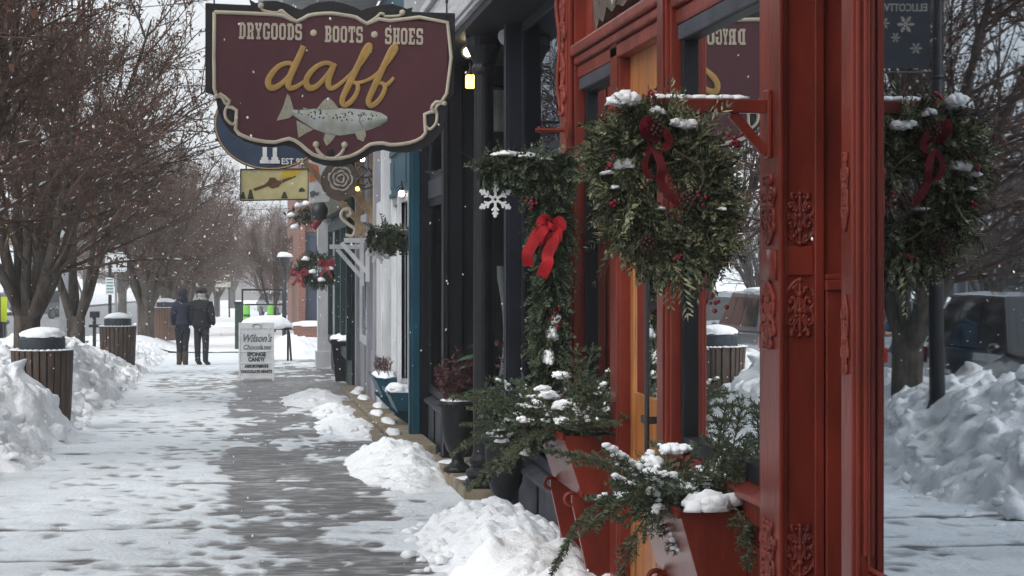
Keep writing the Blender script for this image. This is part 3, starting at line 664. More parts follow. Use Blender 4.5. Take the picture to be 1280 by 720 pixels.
# step
st = MB(); st.add([(1.73,17.55,g(17.55)-.2),(3.0,17.0,g(17)-.2),(3.0,20.4,g(20.4)-.2),(1.73,20.75,g(20.75)-.2),(1.73,17.55,-.165),(3.0,17.0,-.165),(3.0,20.4,-.165),(1.73,20.75,-.165)], [(3,2,1,0),(4,5,6,7),(0,1,5,4),(1,2,6,5),(2,3,7,6),(3,0,4,7)])
so_ = thing('stone_step', 'worn sandstone step with snow on it under the black column', 'step', (2.3,18.5,g(18.5))); part(st, 'slab', 'sandstone', so_, bevel=.02)
mb = MB()
for i,(x,y,a) in enumerate([(1.95,18.4,.2),(2.15,18.1,.25),(1.98,19.2,.22),(2.2,19.5,.25),(2.1,17.5,.12),(1.86,19.9,.14)]): mb.cut(); mb.blob((x,y,-.166), (a,a*1.5,.02), i+4, .4, 2, flatten=-.05)
part(mb, 'snow_patch', 'packed_snow', so_, smooth=True)
# hanging cloth display seen inside the entrance window
c = at(634,400,132); o = thing('window_display', 'pale cloth hanging in the dark entrance window behind the column', 'display', (2.55,20.9,.6)); mb = MB()
for x0, x1, z0, z1, sd in ((2.12,2.30,.55,1.85,1),(2.36,2.62,.45,1.62,2),(2.14,2.66,2.9,3.3,3)):
    mb.cut(); nx_, nz_ = 16, 10; vs = []
    for j in range(nz_+1):
        for i in range(nx_+1):
            t = i/nx_; w_ = j/nz_; pinch = 1-.45*math.sin(math.pi*min(1,w_*1.1))*(sd < 3); x = (x0+x1)/2+(t-.5)*(x1-x0)*pinch; vs.append((x, 20.75+.03*math.sin(t*19+sd)+.02*math.sin(w_*5+sd), z0+(z1-z0)*w_))
    mb.add(vs, [(j*(nx_+1)+i, j*(nx_+1)+i+1, (j+1)*(nx_+1)+i+1, (j+1)*(nx_+1)+i) for j in range(nz_) for i in range(nx_)])
part(mb, 'cloth', 'interior_cloth', o, smooth=True)

part(wallbox((1.908,2.1,24.325,24.5,-.8,3.5)), 'jamb', 'dark_frame', D)
# ------------------------------------------------------------------ teal shop front
T = thing('teal_storefront', 'teal and pale lilac shop front with a bright teal corner post', 'storefront', (1.95, 27, g(27)))
part(wallbox((1.80,1.905,24.34,24.55,-.8,4.4),(1.785,1.80,24.36,24.53,-.8,4.4),(1.815,1.90,24.325,24.34,-.3,3.4)), 'corner_post', 'teal_paint', T, bevel=.006)
part(wallbox((1.93,2.1,24.55,31.5,2.55,3.05),(1.90,2.1,24.55,31.5,2.50,2.55),(1.90,2.1,24.55,31.5,3.05,3.12),(1.915,1.93,24.7,26.6,2.62,2.98),(1.915,1.93,26.8,28.8,2.62,2.98),(1.915,1.93,29.0,31.3,2.62,2.98)), 'transom', 'teal_paint', T, bevel=.005)
part(wallbox((1.96,2.1,24.55,31.5,3.12,5.6)), 'upper_wall', 'teal_paint', T)
part(wallbox((1.95,2.1,24.55,31.5,-.9,-.0)), 'knee_wall', 'lilac_paint', T, bevel=.005)
part(wallbox((1.90,2.1,24.55,31.5,.0,.06)), 'sill', 'white_paint', T, bevel=.005)
for a0,a1 in ((24.55,26.2),(26.2,28.0),(28.0,29.6)): window(T, 1.99, a0, a1, .06, 2.5, 'lilac_paint', .10, dx=.05)
part(wallbox((1.82,2.1,29.7,29.95,-.9,4.2),(1.80,1.82,29.72,29.93,-.9,4.2)), 'post', 'white_paint', T, bevel=.006)
part(wallbox((1.85,2.1,30.1,31.5,-.9,2.5),(1.84,1.85,30.25,31.35,-.5,.4),(1.84,1.85,30.25,31.35,.6,2.3)), 'panel', 'lilac_paint', T, bevel=.006)
mb = MB()
for k in range(7): mb.cut(); mb.box(1.828,1.85,30.14+k*.2,30.19+k*.2,-.85,2.48)
part(mb, 'batten', 'white_paint', T, bevel=.004)
part(wallbox_cut((1.90,1.99,26.08,26.24,.06,2.5),(1.90,1.99,27.9,28.06,.06,2.5),(1.92,1.99,25.3,25.36,.06,2.5),(1.92,1.99,29.48,29.62,.06,2.5)), 'mullion', 'white_paint', T, bevel=.005)
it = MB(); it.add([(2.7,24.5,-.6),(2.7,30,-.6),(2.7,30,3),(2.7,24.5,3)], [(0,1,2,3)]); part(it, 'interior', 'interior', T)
for lab, (u, v), r in (('lit warm lantern nearest in the teal shop window', (515,236), .04), ('lit warm lantern farther back in the teal shop window', (502,242), .055)):
    lampthing('shop_lantern', lab, onx(u,v,1.88), r, 'lamp_glow', ring=False)
lampthing('shop_lantern', 'lit white lantern above the black scroll bracket', at(453,199,88), .05, 'lamp_glow', ring=False)
lampthing('shop_lantern', 'lit amber lantern under the round rose sign', at(447,236,86), .045, 'bulb_glow', ring=False)
TA = planter('planter_box', 'teal planter box heaped with snow nearest the teal corner post', 25.9, 27.1, 1.655, 1.94, .10, -.12, 'teal_paint', g(26.5), 'teal planter boxes', False)
TB = planter('planter_box', 'teal planter box with dry stems and snow farther from the teal corner post', 28.7, 30.2, 1.655, 1.94, .12, -.12, 'teal_paint', g(29.4), 'teal planter boxes', False)
mb = MB(); mb.blob((1.80,26.5,.10), (.15,.58,.075), 3, .35, 3, flatten=-.1); mb.blob((1.77,26.2,.14), (.09,.2,.06), 8, .3, 3, flatten=-.1); part(mb, 'snow_cap', 'snow', TA, smooth=True)
mb = MB(); mb.blob((1.80,29.45,.12), (.15,.7,.05), 5, .35, 3, flatten=-.1); part(mb, 'snow_cap', 'snow', TB, smooth=True)
stp = thing('shop_step', 'long brown stone step below the teal planters', 'step', (1.75,28,g(28))); mb = MB(); mb.gbox(1.56,1.94,22.6,37.0,-.1,.10); mb.gbox(1.40,1.555,23.5,33.0,-.1,.05); part(mb, 'slab', 'sandstone', stp, bevel=.015)
mb = MB()
for i,(x,y) in enumerate([(1.62,24.6),(1.7,26.6),(1.66,28.4),(1.8,30.2),(1.7,32.5),(1.68,34.2),(1.8,35.4)]): mb.cut(); mb.blob((x,y,g(y)+.10), (.09,.5,.05), i+7, .4, 2, flatten=-.05)
part(mb, 'snow_patch', 'snow', stp, smooth=True)

# ------------------------------------------------------------------ grey balcony building
B = thing('balcony_building', 'pale grey building with tan timber braces under a white balcony', 'building', (1.9, 34, g(34)))
part(wallbox((1.92,2.1,31.55,38.2,-1,4.2)), 'wall', 'lilac_paint', B)
part(wallbox_cut((1.80,1.92,31.6,31.85,-1,4.0),(1.80,1.92,33.4,33.65,-1,4.0),(1.84,1.92,32.2,33.0,-.9,.3),(1.84,1.92,35.0,36.2,-.9,.3),(1.80,1.92,36.9,37.2,-1,4.0)), 'pilaster', 'lilac_paint', B, bevel=.008)
window(B, 1.88, 33.7, 36.8, .3, 2.4, 'white_paint', .12)
for yy, x0 in ((32.3,.80),(36.6,.62)):
    part(wallbox((1.78,1.915,yy-.09,yy+.09,2.05,4.0)), 'timber_post', 'tan_wood', B, bevel=.006)
    mb = MB(); mb.bar((1.84,yy,2.30),(x0,yy,3.62),.10,.17,(0,1,0)); part(mb, 'timber_brace', 'tan_wood', B)
part(wallbox((.35,1.92,31.4,38.2,3.75,4.0)), 'balcony_floor', 'white_paint', B, bevel=.01)
mb = wallbox((.38,.48,31.4,38.2,4.85,4.95),(.38,1.9,31.4,31.5,4.85,4.95),(.38,.48,31.4,38.2,4.1,4.17),(.38,1.9,31.4,31.5,4.1,4.17))
for k in range(15): mb.lathe((.5+k*.095,31.45,4.0), [(.03,0),(.02,.2),(.034,.4),(.02,.7),(.03,.9)], 8)
for k in range(50): mb.lathe((.43,31.6+k*.13,4.0), [(.03,0),(.02,.2),(.034,.4),(.02,.7),(.03,.9)], 6)
part(mb, 'balustrade', 'white_paint', B)
mb = wallbox((.28,1.92,31.3,38.2,5.50,5.62),(.22,1.92,31.22,38.2,5.625,5.72),(.16,1.92,31.15,38.2,5.725,5.80))
for k in range(11): mb.box(.34+k*.15,.40+k*.15,31.30,31.42,5.38,5.495)
part(mb, 'roof_cornice', 'white_paint', B, bevel=.006)
part(wallbox((1.95,2.1,31.5,38.2,4.2,5.5)), 'upper_wall', 'wall_grey', B)
for k in range(3): part(wallbox((.36,.50,31.4+k*3.3,31.55+k*3.3,4.0,5.5)), 'balcony_post', 'white_paint', B, bevel=.01)

# ------------------------------------------------------------------ dark green shop and white pillar
G_ = thing('dark_green_storefront', 'dark green shop front between the grey wall and the white pillar', 'storefront', (1.85, 42, g(42)))
part(wallbox((1.80,2.1,38.25,48.0,-1.2,4.6)), 'wall', 'dark_green_paint', G_)
for a0,a1 in ((38.4,41),(41,43.6),(43.6,47.4)): window(G_, 1.76, a0, a1, -.1, 2.4, 'dark_green_paint', .16, dx=.05)
part(wallbox((1.60,1.80,38.25,48.0,2.55,2.95)), 'sign_band', 'olive_paint', G_, bevel=.01)
part(wallbox((1.51,2.1,48.05,48.5,-1.2,4.6),(1.47,2.1,48.0,48.55,-1.2,-.35)), 'pillar', 'white_paint', G_, bevel=.01)
# brick house past the side street
K = thing('brick_building', 'red brick building with a dark blue door past the side street', 'building', (2.6, 80, g(80)))
part(wallbox((1.78,2.02,78.2,100,-1.6,6.4),(2.02,8,78.4,100,2.6,6.4),(3.1,8,78.38,100,-1.6,2.6),(2.02,3.1,78.4,100,-1.6,-.62)), 'wall', 'brick', K)
part(wallbox((2.03,3.09,78.36,78.44,-.6,2.58),(2.12,2.5,78.33,78.36,-.4,.8),(2.6,3.0,78.33,78.36,-.4,.8),(2.12,2.5,78.33,78.36,1.0,2.4),(2.6,3.0,78.33,78.36,1.0,2.4)), 'door', 'navy_paint', K, bevel=.01)
lw = MB(); lw.box(1.6,3.0,76.9,77.2,-1.6,-.68); lo_ = tag(lw.build('brick_wall', 'brick', None, org=Vector((2.3,77,g(77)))), 'low red brick wall capped with snow before the blue door', 'wall')
cp = MB(); cp.blob((2.3,77.05,-.68), (.8,.22,.16), 4, .25, 3, flatten=-.1); part(cp, 'snow_cap', 'snow', lo_, smooth=True)

# unseen bulk behind and over the fronts, added to block light from that side
for o_, y0, y1, x0, h_, m_ in ((R,2.2,11.2,3.4,6.5,'barn_red'),(D,11.26,24.3,3.4,6.2,'wall_grey'),(T,24.56,31.5,3.0,5.6,'wall_blue'),(B,31.55,38.2,2.3,5.9,'wall_grey'),(G_,38.25,48.0,2.3,5.2,'wall_grey')):
    mb = MB(); mb.box(x0,13,y0,y1,-1.2,h_); part(mb, 'unseen_building_body', m_, o_); mb = MB(); mb.box(x0-.1 if x0 < 2.5 else 2.0,13.1,y0,y1,h_+.002,h_+.25); part(mb, 'roof', 'snow', o_)
part(wallbox((1.86,3.39,2.2,11.2,3.0,6.5)), 'upper_wall', 'brick', R)
N_ = thing('unseen_brick_storefront', 'unseen brick shop front added behind the camera to block sky light', 'storefront', (1.8,-8,g(-8)))  # out-of-view neighbour, added to keep sky light off the near faces
part(wallbox((1.8,13,-26,2.0,-.6,7)), 'wall', 'brick', N_); part(wallbox((1.62,1.8,-26,2.0,2.75,3.2)), 'sign_band', 'slate_panel', N_); part(wallbox((1.7,13.1,-26,2.0,7.002,7.3)), 'roof', 'snow', N_)
for k in range(5): window(N_, 1.78, -24+k*5, -20.5+k*5, .7, 2.6, 'dark_frame', .1)
# ------------------------------------------------------------------ hanging signs
GL = {
'D':[(.08,.1,.29,.9),(0,.84,.52,1),(0,0,.52,.16),(.44,.12,.66,.88)],
'R':[(.08,.1,.29,.9),(0,.84,.54,1),(.25,.43,.54,.57),(.44,.5,.66,.9),(.42,.1,.62,.48),(0,0,.36,.16),(.4,0,.7,.16)],
'Y':[(0,.84,.3,1),(.38,.84,.68,1),(.08,.6,.26,.9),(.42,.6,.6,.9),(.18,.46,.5,.66),(.24,.1,.45,.5),(.14,0,.55,.16)],
'G':[(0,.1,.21,.9),(.1,.84,.56,1),(.1,0,.58,.16),(.45,.66,.66,.94),(.45,.06,.66,.44),(.36,.36,.70,.48)],
'O':[(0,.1,.21,.9),(.1,.84,.56,1),(.1,0,.56,.16),(.45,.1,.66,.9)],
'S':[(.08,.84,.58,1),(.46,.68,.64,.96),(0,.5,.21,.92),(.08,.42,.58,.58),(.45,.08,.66,.5),(.08,0,.58,.16),(0,.04,.18,.32)],
'B':[(.08,.1,.29,.9),(0,.84,.54,1),(.2,.43,.52,.57),(0,0,.54,.16),(.42,.54,.63,.92),(.44,.08,.66,.47)],
'T':[(0,.84,.68,1),(0,.64,.13,.9),(.55,.64,.68,.9),(.235,.1,.445,.9),(.13,0,.55,.16)],
'H':[(.07,.1,.27,.9),(.43,.1,.63,.9),(.2,.42,.5,.56),(0,.84,.33,1),(.37,.84,.7,1),(0,0,.33,.16),(.37,0,.7,.16)],
'E':[(.08,.1,.29,.9),(0,.84,.62,1),(.2,.43,.46,.57),(0,0,.62,.16),(.5,.66,.62,.9),(.5,.1,.62,.34)],
}
def slab(mb, txt, c, right, up, H, W):
    c = Vector(c); r = Vector(right); u = Vector(up); n = r.cross(u)
    tot = sum(.70+.09 for _ in txt)-.09; sx = W/tot; x = -W/2; k = 0
    for ch in txt:
        for (a,b,e,f) in GL[ch]:
            k += 1; t = .004+.00012*k
            ca = min(e-a, f-b)*.22
            poly = [(a+ca,b),(e-ca,b),(e,b+ca),(e,f-ca),(e-ca,f),(a+ca,f),(a,f-ca),(a,b+ca)]
            mb.prism([(x+p*sx,(q-.5)*H) for p,q in poly], lambda p,q,d: c+r*p+u*q+n*d, 0, t)
        x += .79*sx
# main maroon sign: coordinates traced in sign units then placed square to the pavement
SY = 15.1; SC = 1/3.272
sref = at(411, 111, 179); sref.y = SY
KS = 179*1.0
def sp(zx, zy, d=0):                          # sign units (crop pixels) to the sign's own plane, d towards the viewer
    u = 240+zx*SC; v = zy*SC
    p = Vector(((u-411)/KS, 0, -(v-111)/KS)); return Vector((sref.x+p.x, SY-d, sref.z+p.z-.0115*p.x))
S = thing('hanging_sign', 'large maroon hanging shop sign with cream scrolled border and a painted trout', 'sign', (sref.x, SY, sref.z))
out = [(62,42),(150,44),(243,46),(236,22),(262,37),(300,28),(345,26),(385,36),(420,52),(445,58),(475,40),(515,26),(565,21),(610,28),(650,40),(685,56),(715,44),(760,32),(810,27),(845,36),(868,45),(893,38),(888,56),(1064,58),(1062,385),(1040,408),(1030,430),(1026,490),(1006,545),(970,588),(925,612),(870,626),(810,625),(775,616),(730,626),(690,655),(645,676),(590,688),(540,684),(490,668),(450,638),(415,615),(375,606),(335,614),(280,612),(220,595),(170,563),(132,518),(112,470),(104,425),(92,408),(62,398)]
mb = MB(); mb.prism(out, lambda a,b,d: sp(a,b,d), -.025, .02); bo = mb.build('board', 'sign_black', S, bevel=.004)
inn = [(98,78),(330,82),(380,90),(425,108),(470,84),(510,76),(565,72),(615,78),(665,86),(707,110),(755,90),(800,96),(1032,97),(1030,385),(985,420),(968,445),(985,460),(940,470),(944,545),(905,578),(850,592),(800,596),(770,590),(720,596),(690,618),(640,645),(560,656),(490,640),(440,600),(395,578),(340,594),(270,588),(215,572),(182,545),(186,468),(150,455),(158,432),(120,405),(98,385)]
mb = MB(); mb.prism(inn, lambda a,b,d: sp(a,b,d), .0205, .026); mb.build('face', 'maroon_paint', S)
br = MB()
def rib(pts, r, d=.028, k=4, rr=None):
    P_ = spline([sp(a,b,d) for a,b in pts], k); br.tube(P_, rr or r/ (3.272*KS), 6, flat=None)
rib(inn+[inn[0]], 8.5, k=2)
rib([(283,50),(292,66),(330,74),(352,74)], 6); rib([(352,72),(366,66),(385,82),(425,108)], 7); rib([(345,80),(372,72),(362,92)], 5)
rib([(848,62),(838,74),(800,78),(775,78)], 6); rib([(778,72),(762,68),(745,84),(707,110)], 7)
for a,b in ((283,48),(850,62)): br.ball(sp(a,b,.03), 13/(3.272*KS), 2)
for s_, cx_ in ((1,503),(-1,617)):
    rib([(cx_,602),(cx_+s_*4,618),(cx_+s_*14,634),(cx_+s_*34,652)], 8)
    br.ball(sp(cx_,600,.03), 14/(3.272*KS), 2)
rib([(108,415),(128,418),(140,440),(150,450),(140,475),(146,505),(170,525),(186,510)], 7)
rib([(1020,425),(1000,428),(985,445),(990,470),(986,505),(962,530),(946,520)], 7)
br.ball(sp(106,414,.03), 10/(3.272*KS), 2); br.ball(sp(1020,425,.03), 11/(3.272*KS), 2)
br.build('border', 'cream_paint', S, smooth=True)
mb = MB()
for poly in ([(150,470),(172,470),(172,512),(160,516),(148,495)], [(978,470),(954,478),(954,512),(968,514),(978,495)]): mb.cut(); mb.prism(poly, lambda a,b,d: sp(a,b,d), .0262, .029)
mb.cut(); mb.ball(sp(561,632,.026), 17/(3.272*KS), 2, (1,.2,1)); mb.build('inset', 'sign_black', S)
mb = MB(); rr, uu = Vector((1,0,-.0115)).normalized(), Vector((.0115,0,1)).normalized()
for t, x0, x1, y in (('DRYGOODS',195,448,150),('BOOTS',538,692,155),('SHOES',780,935,157)): slab(mb, t, sp((x0+x1)/2, y, .0262), rr, uu, 66/(3.272*KS), (x1-x0)/(3.272*KS)); mb.cut()
for a,b in ((493,152),(737,153)): mb.cut(); mb.ball(sp(a,b,.028), 14/(3.272*KS), 2, (1,.35,1))
mb.build('lettering', 'cream_paint', S)
# script lettering
def script(mb, pts, rs, d, sc=1):
    P_ = spline([sp(a,b,d) for a,b in pts], 6); n = len(P_); m = len(rs)
    R_ = [np.interp(i/(n-1)*(m-1), range(m), rs)*sc/(3.272*KS) for i in range(n)]
    mb.tube(P_, R_, 8, flat=(1,.14,1))
strokes = [
 ([(418,292),(398,276),(360,286),(328,318),(312,352),(322,376),(350,370),(384,340),(412,300)], [9,9,10,12,13,13,11,9,8]),
 ([(454,206),(440,240),(418,288),(400,330),(392,362),(402,376),(428,368),(470,338)], [12,13,14,14,13,11,9,7]),
 ([(566,276),(540,272),(505,288),(474,322),(464,354),(478,374),(506,366),(538,332),(564,296)], [9,9,10,12,13,13,11,9,8]),
 ([(578,272),(562,312),(552,348),(560,372),(584,366),(622,334),(660,296)], [12,13,13,11,9,7,7]),
 ([(640,318),(676,280),(702,244),(720,208),(714,196),(700,214),(676,270),(648,330),(622,384),(608,420),(616,440),(638,430),(662,400),(672,366),(660,348),(634,352)], [8,9,10,11,10,11,13,14,13,12,11,11,10,9,8,6]),
 ([(668,350),(704,340),(744,316),(780,278),(806,242),(824,210),(818,198),(804,214),(780,270),(752,330),(728,384),(714,420),(722,440),(744,430),(768,400),(780,366),(768,348),(742,352)], [7,7,8,9,10,11,10,11,13,14,13,12,11,11,10,9,8,6]),
 ([(770,362),(796,348),(816,324)], [8,8,6])]
mb = MB()
for p_, r_ in strokes: script(mb, p_, r_, .032, 1.06)
mb.build('script_lettering', 'gold_paint', S, smooth=True)
mb = MB()
for p_, r_ in strokes: script(mb, [(a-3,b+5) for a,b in p_], r_, .026, 1.1)
mb.build('script_shadow', 'rose_brown', S, smooth=True)
# trout
mb = MB(); top = [(405,462),(440,462),(500,456),(560,452),(620,452),(680,455),(730,460),(765,468),(788,482)]; bot = [(405,480),(440,505),(490,536),(545,556),(600,562),(660,552),(715,538),(760,520),(790,500)]
n = 8; rows = []
for (a,b),(c_,e) in zip(top, bot):
    row = []
    for k in range(n+1):
        t = k/n; x = a+(c_-a)*t; y = b+(e-b)*t; row.append(sp(x, y, .027+.020*math.sin(math.pi*t)))
    rows.append(row)
vs = [p for r_ in rows for p in r_]; fs = [(i*(n+1)+k, i*(n+1)+k+1, (i+1)*(n+1)+k+1, (i+1)*(n+1)+k) for i in range(len(rows)-1) for k in range(n)]
mb.add(vs, fs); fish = mb.build('trout', ['fish_skin'], S, smooth=True)
mb = MB(); fl = lambda d0: (lambda a,b,d: sp(a,b,d+d0))
for poly in ([(415,468),(398,410),(388,398),(372,448),(345,508),(395,496),(412,482)], [(505,458),(530,425),(552,408),(575,430),(592,453)], [(658,548),(668,575),(692,586),(703,560),(700,536)], [(538,556),(532,580),(544,606),(566,585),(582,562)], [(424,504),(428,540),(432,574),(462,556),(492,540)], [(455,462),(448,452),(470,457)]):
    mb.cut(); mb.prism(poly, fl(0), .0265, .033)
mb.build('fin', 'fish_fin', fish)
mb = MB()
bk = [(420,462),(500,456),(620,451),(730,458),(740,472),(680,474),(600,478),(520,480),(440,476)]
rs_ = random.Random(3)
for k in range(58):
    x = rs_.uniform(425, 735); t = rs_.uniform(.08, .5); yt = np.interp(x, [p[0] for p in top], [p[1] for p in top]); yb = np.interp(x, [p[0] for p in bot], [p[1] for p in bot])
    y = yt+(yb-yt)*t; mb.ball(sp(x, y, .028+.020*math.sin(math.pi*t)), rs_.uniform(2.0,4.2)/(3.272*KS), 1, (1,.4,1))
mb.ball(sp(744,484,.036), 8/(3.272*KS), 2, (1,.5,1))
mb.build('spots', 'ink', fish)
mb = MB(); mb.tube(spline([sp(683,470,.043),sp(676,500,.048),sp(690,530,.040)],5), .0035, 5); mb.tube(spline([sp(760,496,.036),sp(772,498,.034),sp(786,494,.03)],4), .0035, 5); mb.build('gill', 'rose_grey', fish)
mb = MB()
for zx in (97, 1031):
    mb.cut()
    a = sp(zx, 70, .024)
    mb.tube([(a.x, SY, a.z), (a.x, SY, a.z+.9)], .006, 6); mb.tube([(a.x+.012*math.cos(t), SY-.022, a.z+.012*math.sin(t)) for t in np.linspace(0,6.28,12)], .004, 5)
    for k in range(14): mb.ball((a.x, SY, a.z+.1+k*.06), .012, 1, (1,.5,1.6))
mb.build('hanger', 'black_metal', S)
o = thing('sign_arm', 'black iron arm over the pavement from which the maroon sign hangs', 'bracket', (1.66, SY, 3.3)); a = sp(97,70)
mb = MB(); mb.tube([(1.66,SY,a.z+.9),(a.x-.1,SY,a.z+.9)], .02, 8); mb.build('arm', 'black_metal', o)

# blue rounded sign with the founding year, behind the maroon one
s2 = 150.; c = at(338, 155, s2); o = thing('hanging_sign', 'dark blue oval sign with white founding year half hidden under the maroon sign', 'sign', c)
mb = MB(); mb.prism([(70/s2*math.cos(t), 58/s2*math.sin(t)) for t in np.linspace(0,2*math.pi,49)[:-1]], lambda a,b,d: Vector((c.x+a, c.y-d, c.z+b)), -.02, .02); mb.build('board', 'blue_paint', o, bevel=.004)
mb = MB(); mb.tube([(c.x+68/s2*math.cos(t), c.y-.021, c.z+56/s2*math.sin(t)) for t in np.linspace(0,2*math.pi,49)], .006, 5); mb.build('rim', 'gold_paint', o)
mb = MB(); e = at(0,0,1)
def q2(u, v): return Vector((c.x+(u-338)/s2, c.y-.021, c.z-(v-155)/s2))
for u0 in (331, 343.5):
    for k, (a,b,v0,v1) in enumerate(((-2.6,2.6,160,204),(-6,6,200,204.5),(-4.2,4.2,196.5,201))):
        mb.prism([(u0+a,v0),(u0+b,v0),(u0+b,v1),(u0+a,v1)], lambda p,q,d: q2(p,q)-Vector((0,d,0)), 0, .006+.0005*k)
text_on(mb, 'EST 92', .070, q2(365.5, 202), (1,0,0), (0,0,1), 27.5/s2, bold=.0012)
mb.build('lettering', 'pale_paint', o)
mb = MB(); mb.tube([(c.x-.3, c.y, c.z+.25),(c.x-.3, c.y, c.z+.8)], .008, 6); mb.tube([(c.x+.3, c.y, c.z+.25),(c.x+.3, c.y, c.z+.8)], .008, 6); mb.tube([(c.x-.45, c.y, c.z+.8),(1.9, c.y, c.z+.8)], .018, 6); mb.build('hanger', 'black_metal', o)

# straw coloured picture board
s3 = 118.; c = at(342.5, 231, s3); o = thing('hanging_sign', 'straw coloured rectangular picture board with a brown figure and yellow shape', 'sign', c)
q3 = lambda u, v, d=0: Vector((c.x+(u-342.5)/s3, c.y-d, c.z-(v-231)/s3+.0*u))
mb = MB(); mb.prism([(301,212),(385,211),(385,249),(301,251)], q3, -.02, .015); mb.build('board', 'straw_paint', o)
mb = MB()
for a,b in (((301,212),(385,211)),((385,211),(385,249)),((385,249),(301,251)),((301,251),(301,212))): mb.bar(q3(*a,.004), q3(*b,.004), .012, .05, (0,1,0))
mb.build('frame', 'olive_paint', o)
def flat(mb, pts, d0=.0155, t=.003): mb.prism(pts, q3, d0, d0+t)
mb = MB(); flat(mb, [(316,236),(330,231),(335,227),(337,222),(343,222),(348,226),(361,222),(368,218),(370,221),(352,229),(348,234),(340,236),(335,233),(319,239)]); mb.build('figure', 'brown_paint', o)
mb = MB(); flat(mb, [(349,223),(354,214),(373,212.5),(376,215),(366,221)], .016); mb.build('painted_shape', 'yellow_paint', o)
mb = MB()
for u,v,w_,h_ in ((304.2,249,3.4,9),(313.5,249,4.2,12),(355.5,248,4.5,8)): flat(mb, [(u-w_,v),(u+w_,v),(u+w_*.7,v-h_*.4),(u+w_*.3,v-h_),(u-w_*.3,v-h_),(u-w_*.7,v-h_*.4)], .016)
mb.cut(); flat(mb, [(373,240),(381,239.5),(381,237),(377,234),(374,236)], .016)
mb.build('painted_tree', 'olive_paint', o)
mb = MB()
for u in (308, 378): mb.tube([q3(u,212), q3(u,150)], .008, 6)
mb.tube([q3(300,150), Vector((1.95,c.y,q3(0,150).z))], .018, 6); mb.build('hanger', 'black_metal', o)

# round rose sign
s4 = 86.; c = at(425, 226, s4); o = thing('hanging_sign', 'dark brown round hanging sign with a carved grey rose', 'sign', c)
mb = MB(); mb.prism([(.28*math.cos(t), .29*math.sin(t)) for t in np.linspace(0,2*math.pi,33)[:-1]], lambda a,b,d: Vector((c.x+a, c.y-d, c.z+b)), -.02, .02); mb.build('board', 'rose_brown', o, bevel=.004)
mb = MB()
for r_, k in ((.055,3),(.10,5),(.155,6)):
    for j in range(k):
        t0 = j*6.283/k+r_*9; mb.tube([(c.x+.01+r_*(1+.12*math.sin(3*(t-t0)))*math.cos(t), c.y-.028, c.z+.03+r_*(1+.12*math.sin(3*(t-t0)))*math.sin(t)) for t in np.linspace(t0, t0+6.283/k*1.12, 9)], [.004,.012,.018,.02,.02,.02,.018,.012,.004], 6, flat=(1,.5,1))
mb.build('rose', 'rose_grey', o, smooth=True)
mb = MB(); mb.tube([(c.x, c.y, c.z+.28),(c.x, c.y, c.z+.42)], .008, 6); mb.tube([(c.x-.2, c.y, c.z+.42),(1.9, c.y, c.z+.42)], .015, 6); mb.build('hanger', 'black_metal', o)
# black scroll bracket with lettering shapes
c = at(453, 221, 86); o = thing('scroll_bracket', 'black wrought iron scroll bracket beside the round rose sign', 'bracket', (1.88, c.y, c.z)); mb = MB()
for pts in ([(446,212),(452,208),(458,213),(452,219),(446,226),(452,232),(460,228)], [(460,210),(464,215),(461,222),(464,230)], [(446,220),(455,222),(466,220)], [(448,234),(456,236),(466,233)]):
    mb.tube(spline([Vector((c.x+(u-453)/86, c.y, c.z-(v-221)/86)) for u,v in pts], 5), .016, 6)
mb.tube([(c.x+.1, c.y, c.z),(1.92, c.y, c.z)], .014, 6); mb.build('scroll', 'black_metal', o)
# white board with orange patch
s5 = 70.; c = at(394, 222, s5); o = thing('hanging_sign', 'white hanging board with an orange patch beside the tan timber brace', 'sign', c)
q5 = lambda u, v, d=0: Vector((c.x+(u-394)/s5, c.y-d, c.z-(v-222)/s5))
mb = MB(); mb.prism([(386,200),(404,200),(413,246),(411,252),(386,254)], q5, -.02, .02); mb.build('board', 'frame_white', o, bevel=.004)
mb = MB(); mb.prism([(386.3,203),(397,207),(399,216),(393,226),(386.3,228)], q5, .0205, .03); mb.build('patch', 'orange_paint', o)
mb = MB(); mb.prism([(387,240),(392,238),(396,241),(392,246),(388,247)], q5, .0205, .03); mb.prism([(393,243),(399,239),(397,245)], q5, .0205, .029); mb.build('painted_mark', 'grey_ink', o)
mb = MB(); mb.tube([q5(395,201), q5(395,188)], .012, 6); mb.tube([q5(380,188), Vector((1.95,c.y,q5(0,188).z))], .016, 6); mb.build('hanger', 'black_metal', o)
# barrel shaped dark lamp and red pennant below it
c = at(399, 262, 64); o = thing('wall_lantern', 'black dome shaped lantern below the white board with orange patch', 'lamp', c); mb = MB()
mb.lathe(c, [(.05,-.22),(.14,-.18),(.17,-.05),(.17,.02),(.12,.12),(.04,.17)], 14); mb.build('shade', 'black_metal', o, smooth=True)
mb = MB(); mb.tube([(c.x,c.y,c.z+.17),(c.x,c.y,c.z+.3),(1.92,c.y,c.z+.3)], .014, 6); mb.build('arm', 'black_metal', o)
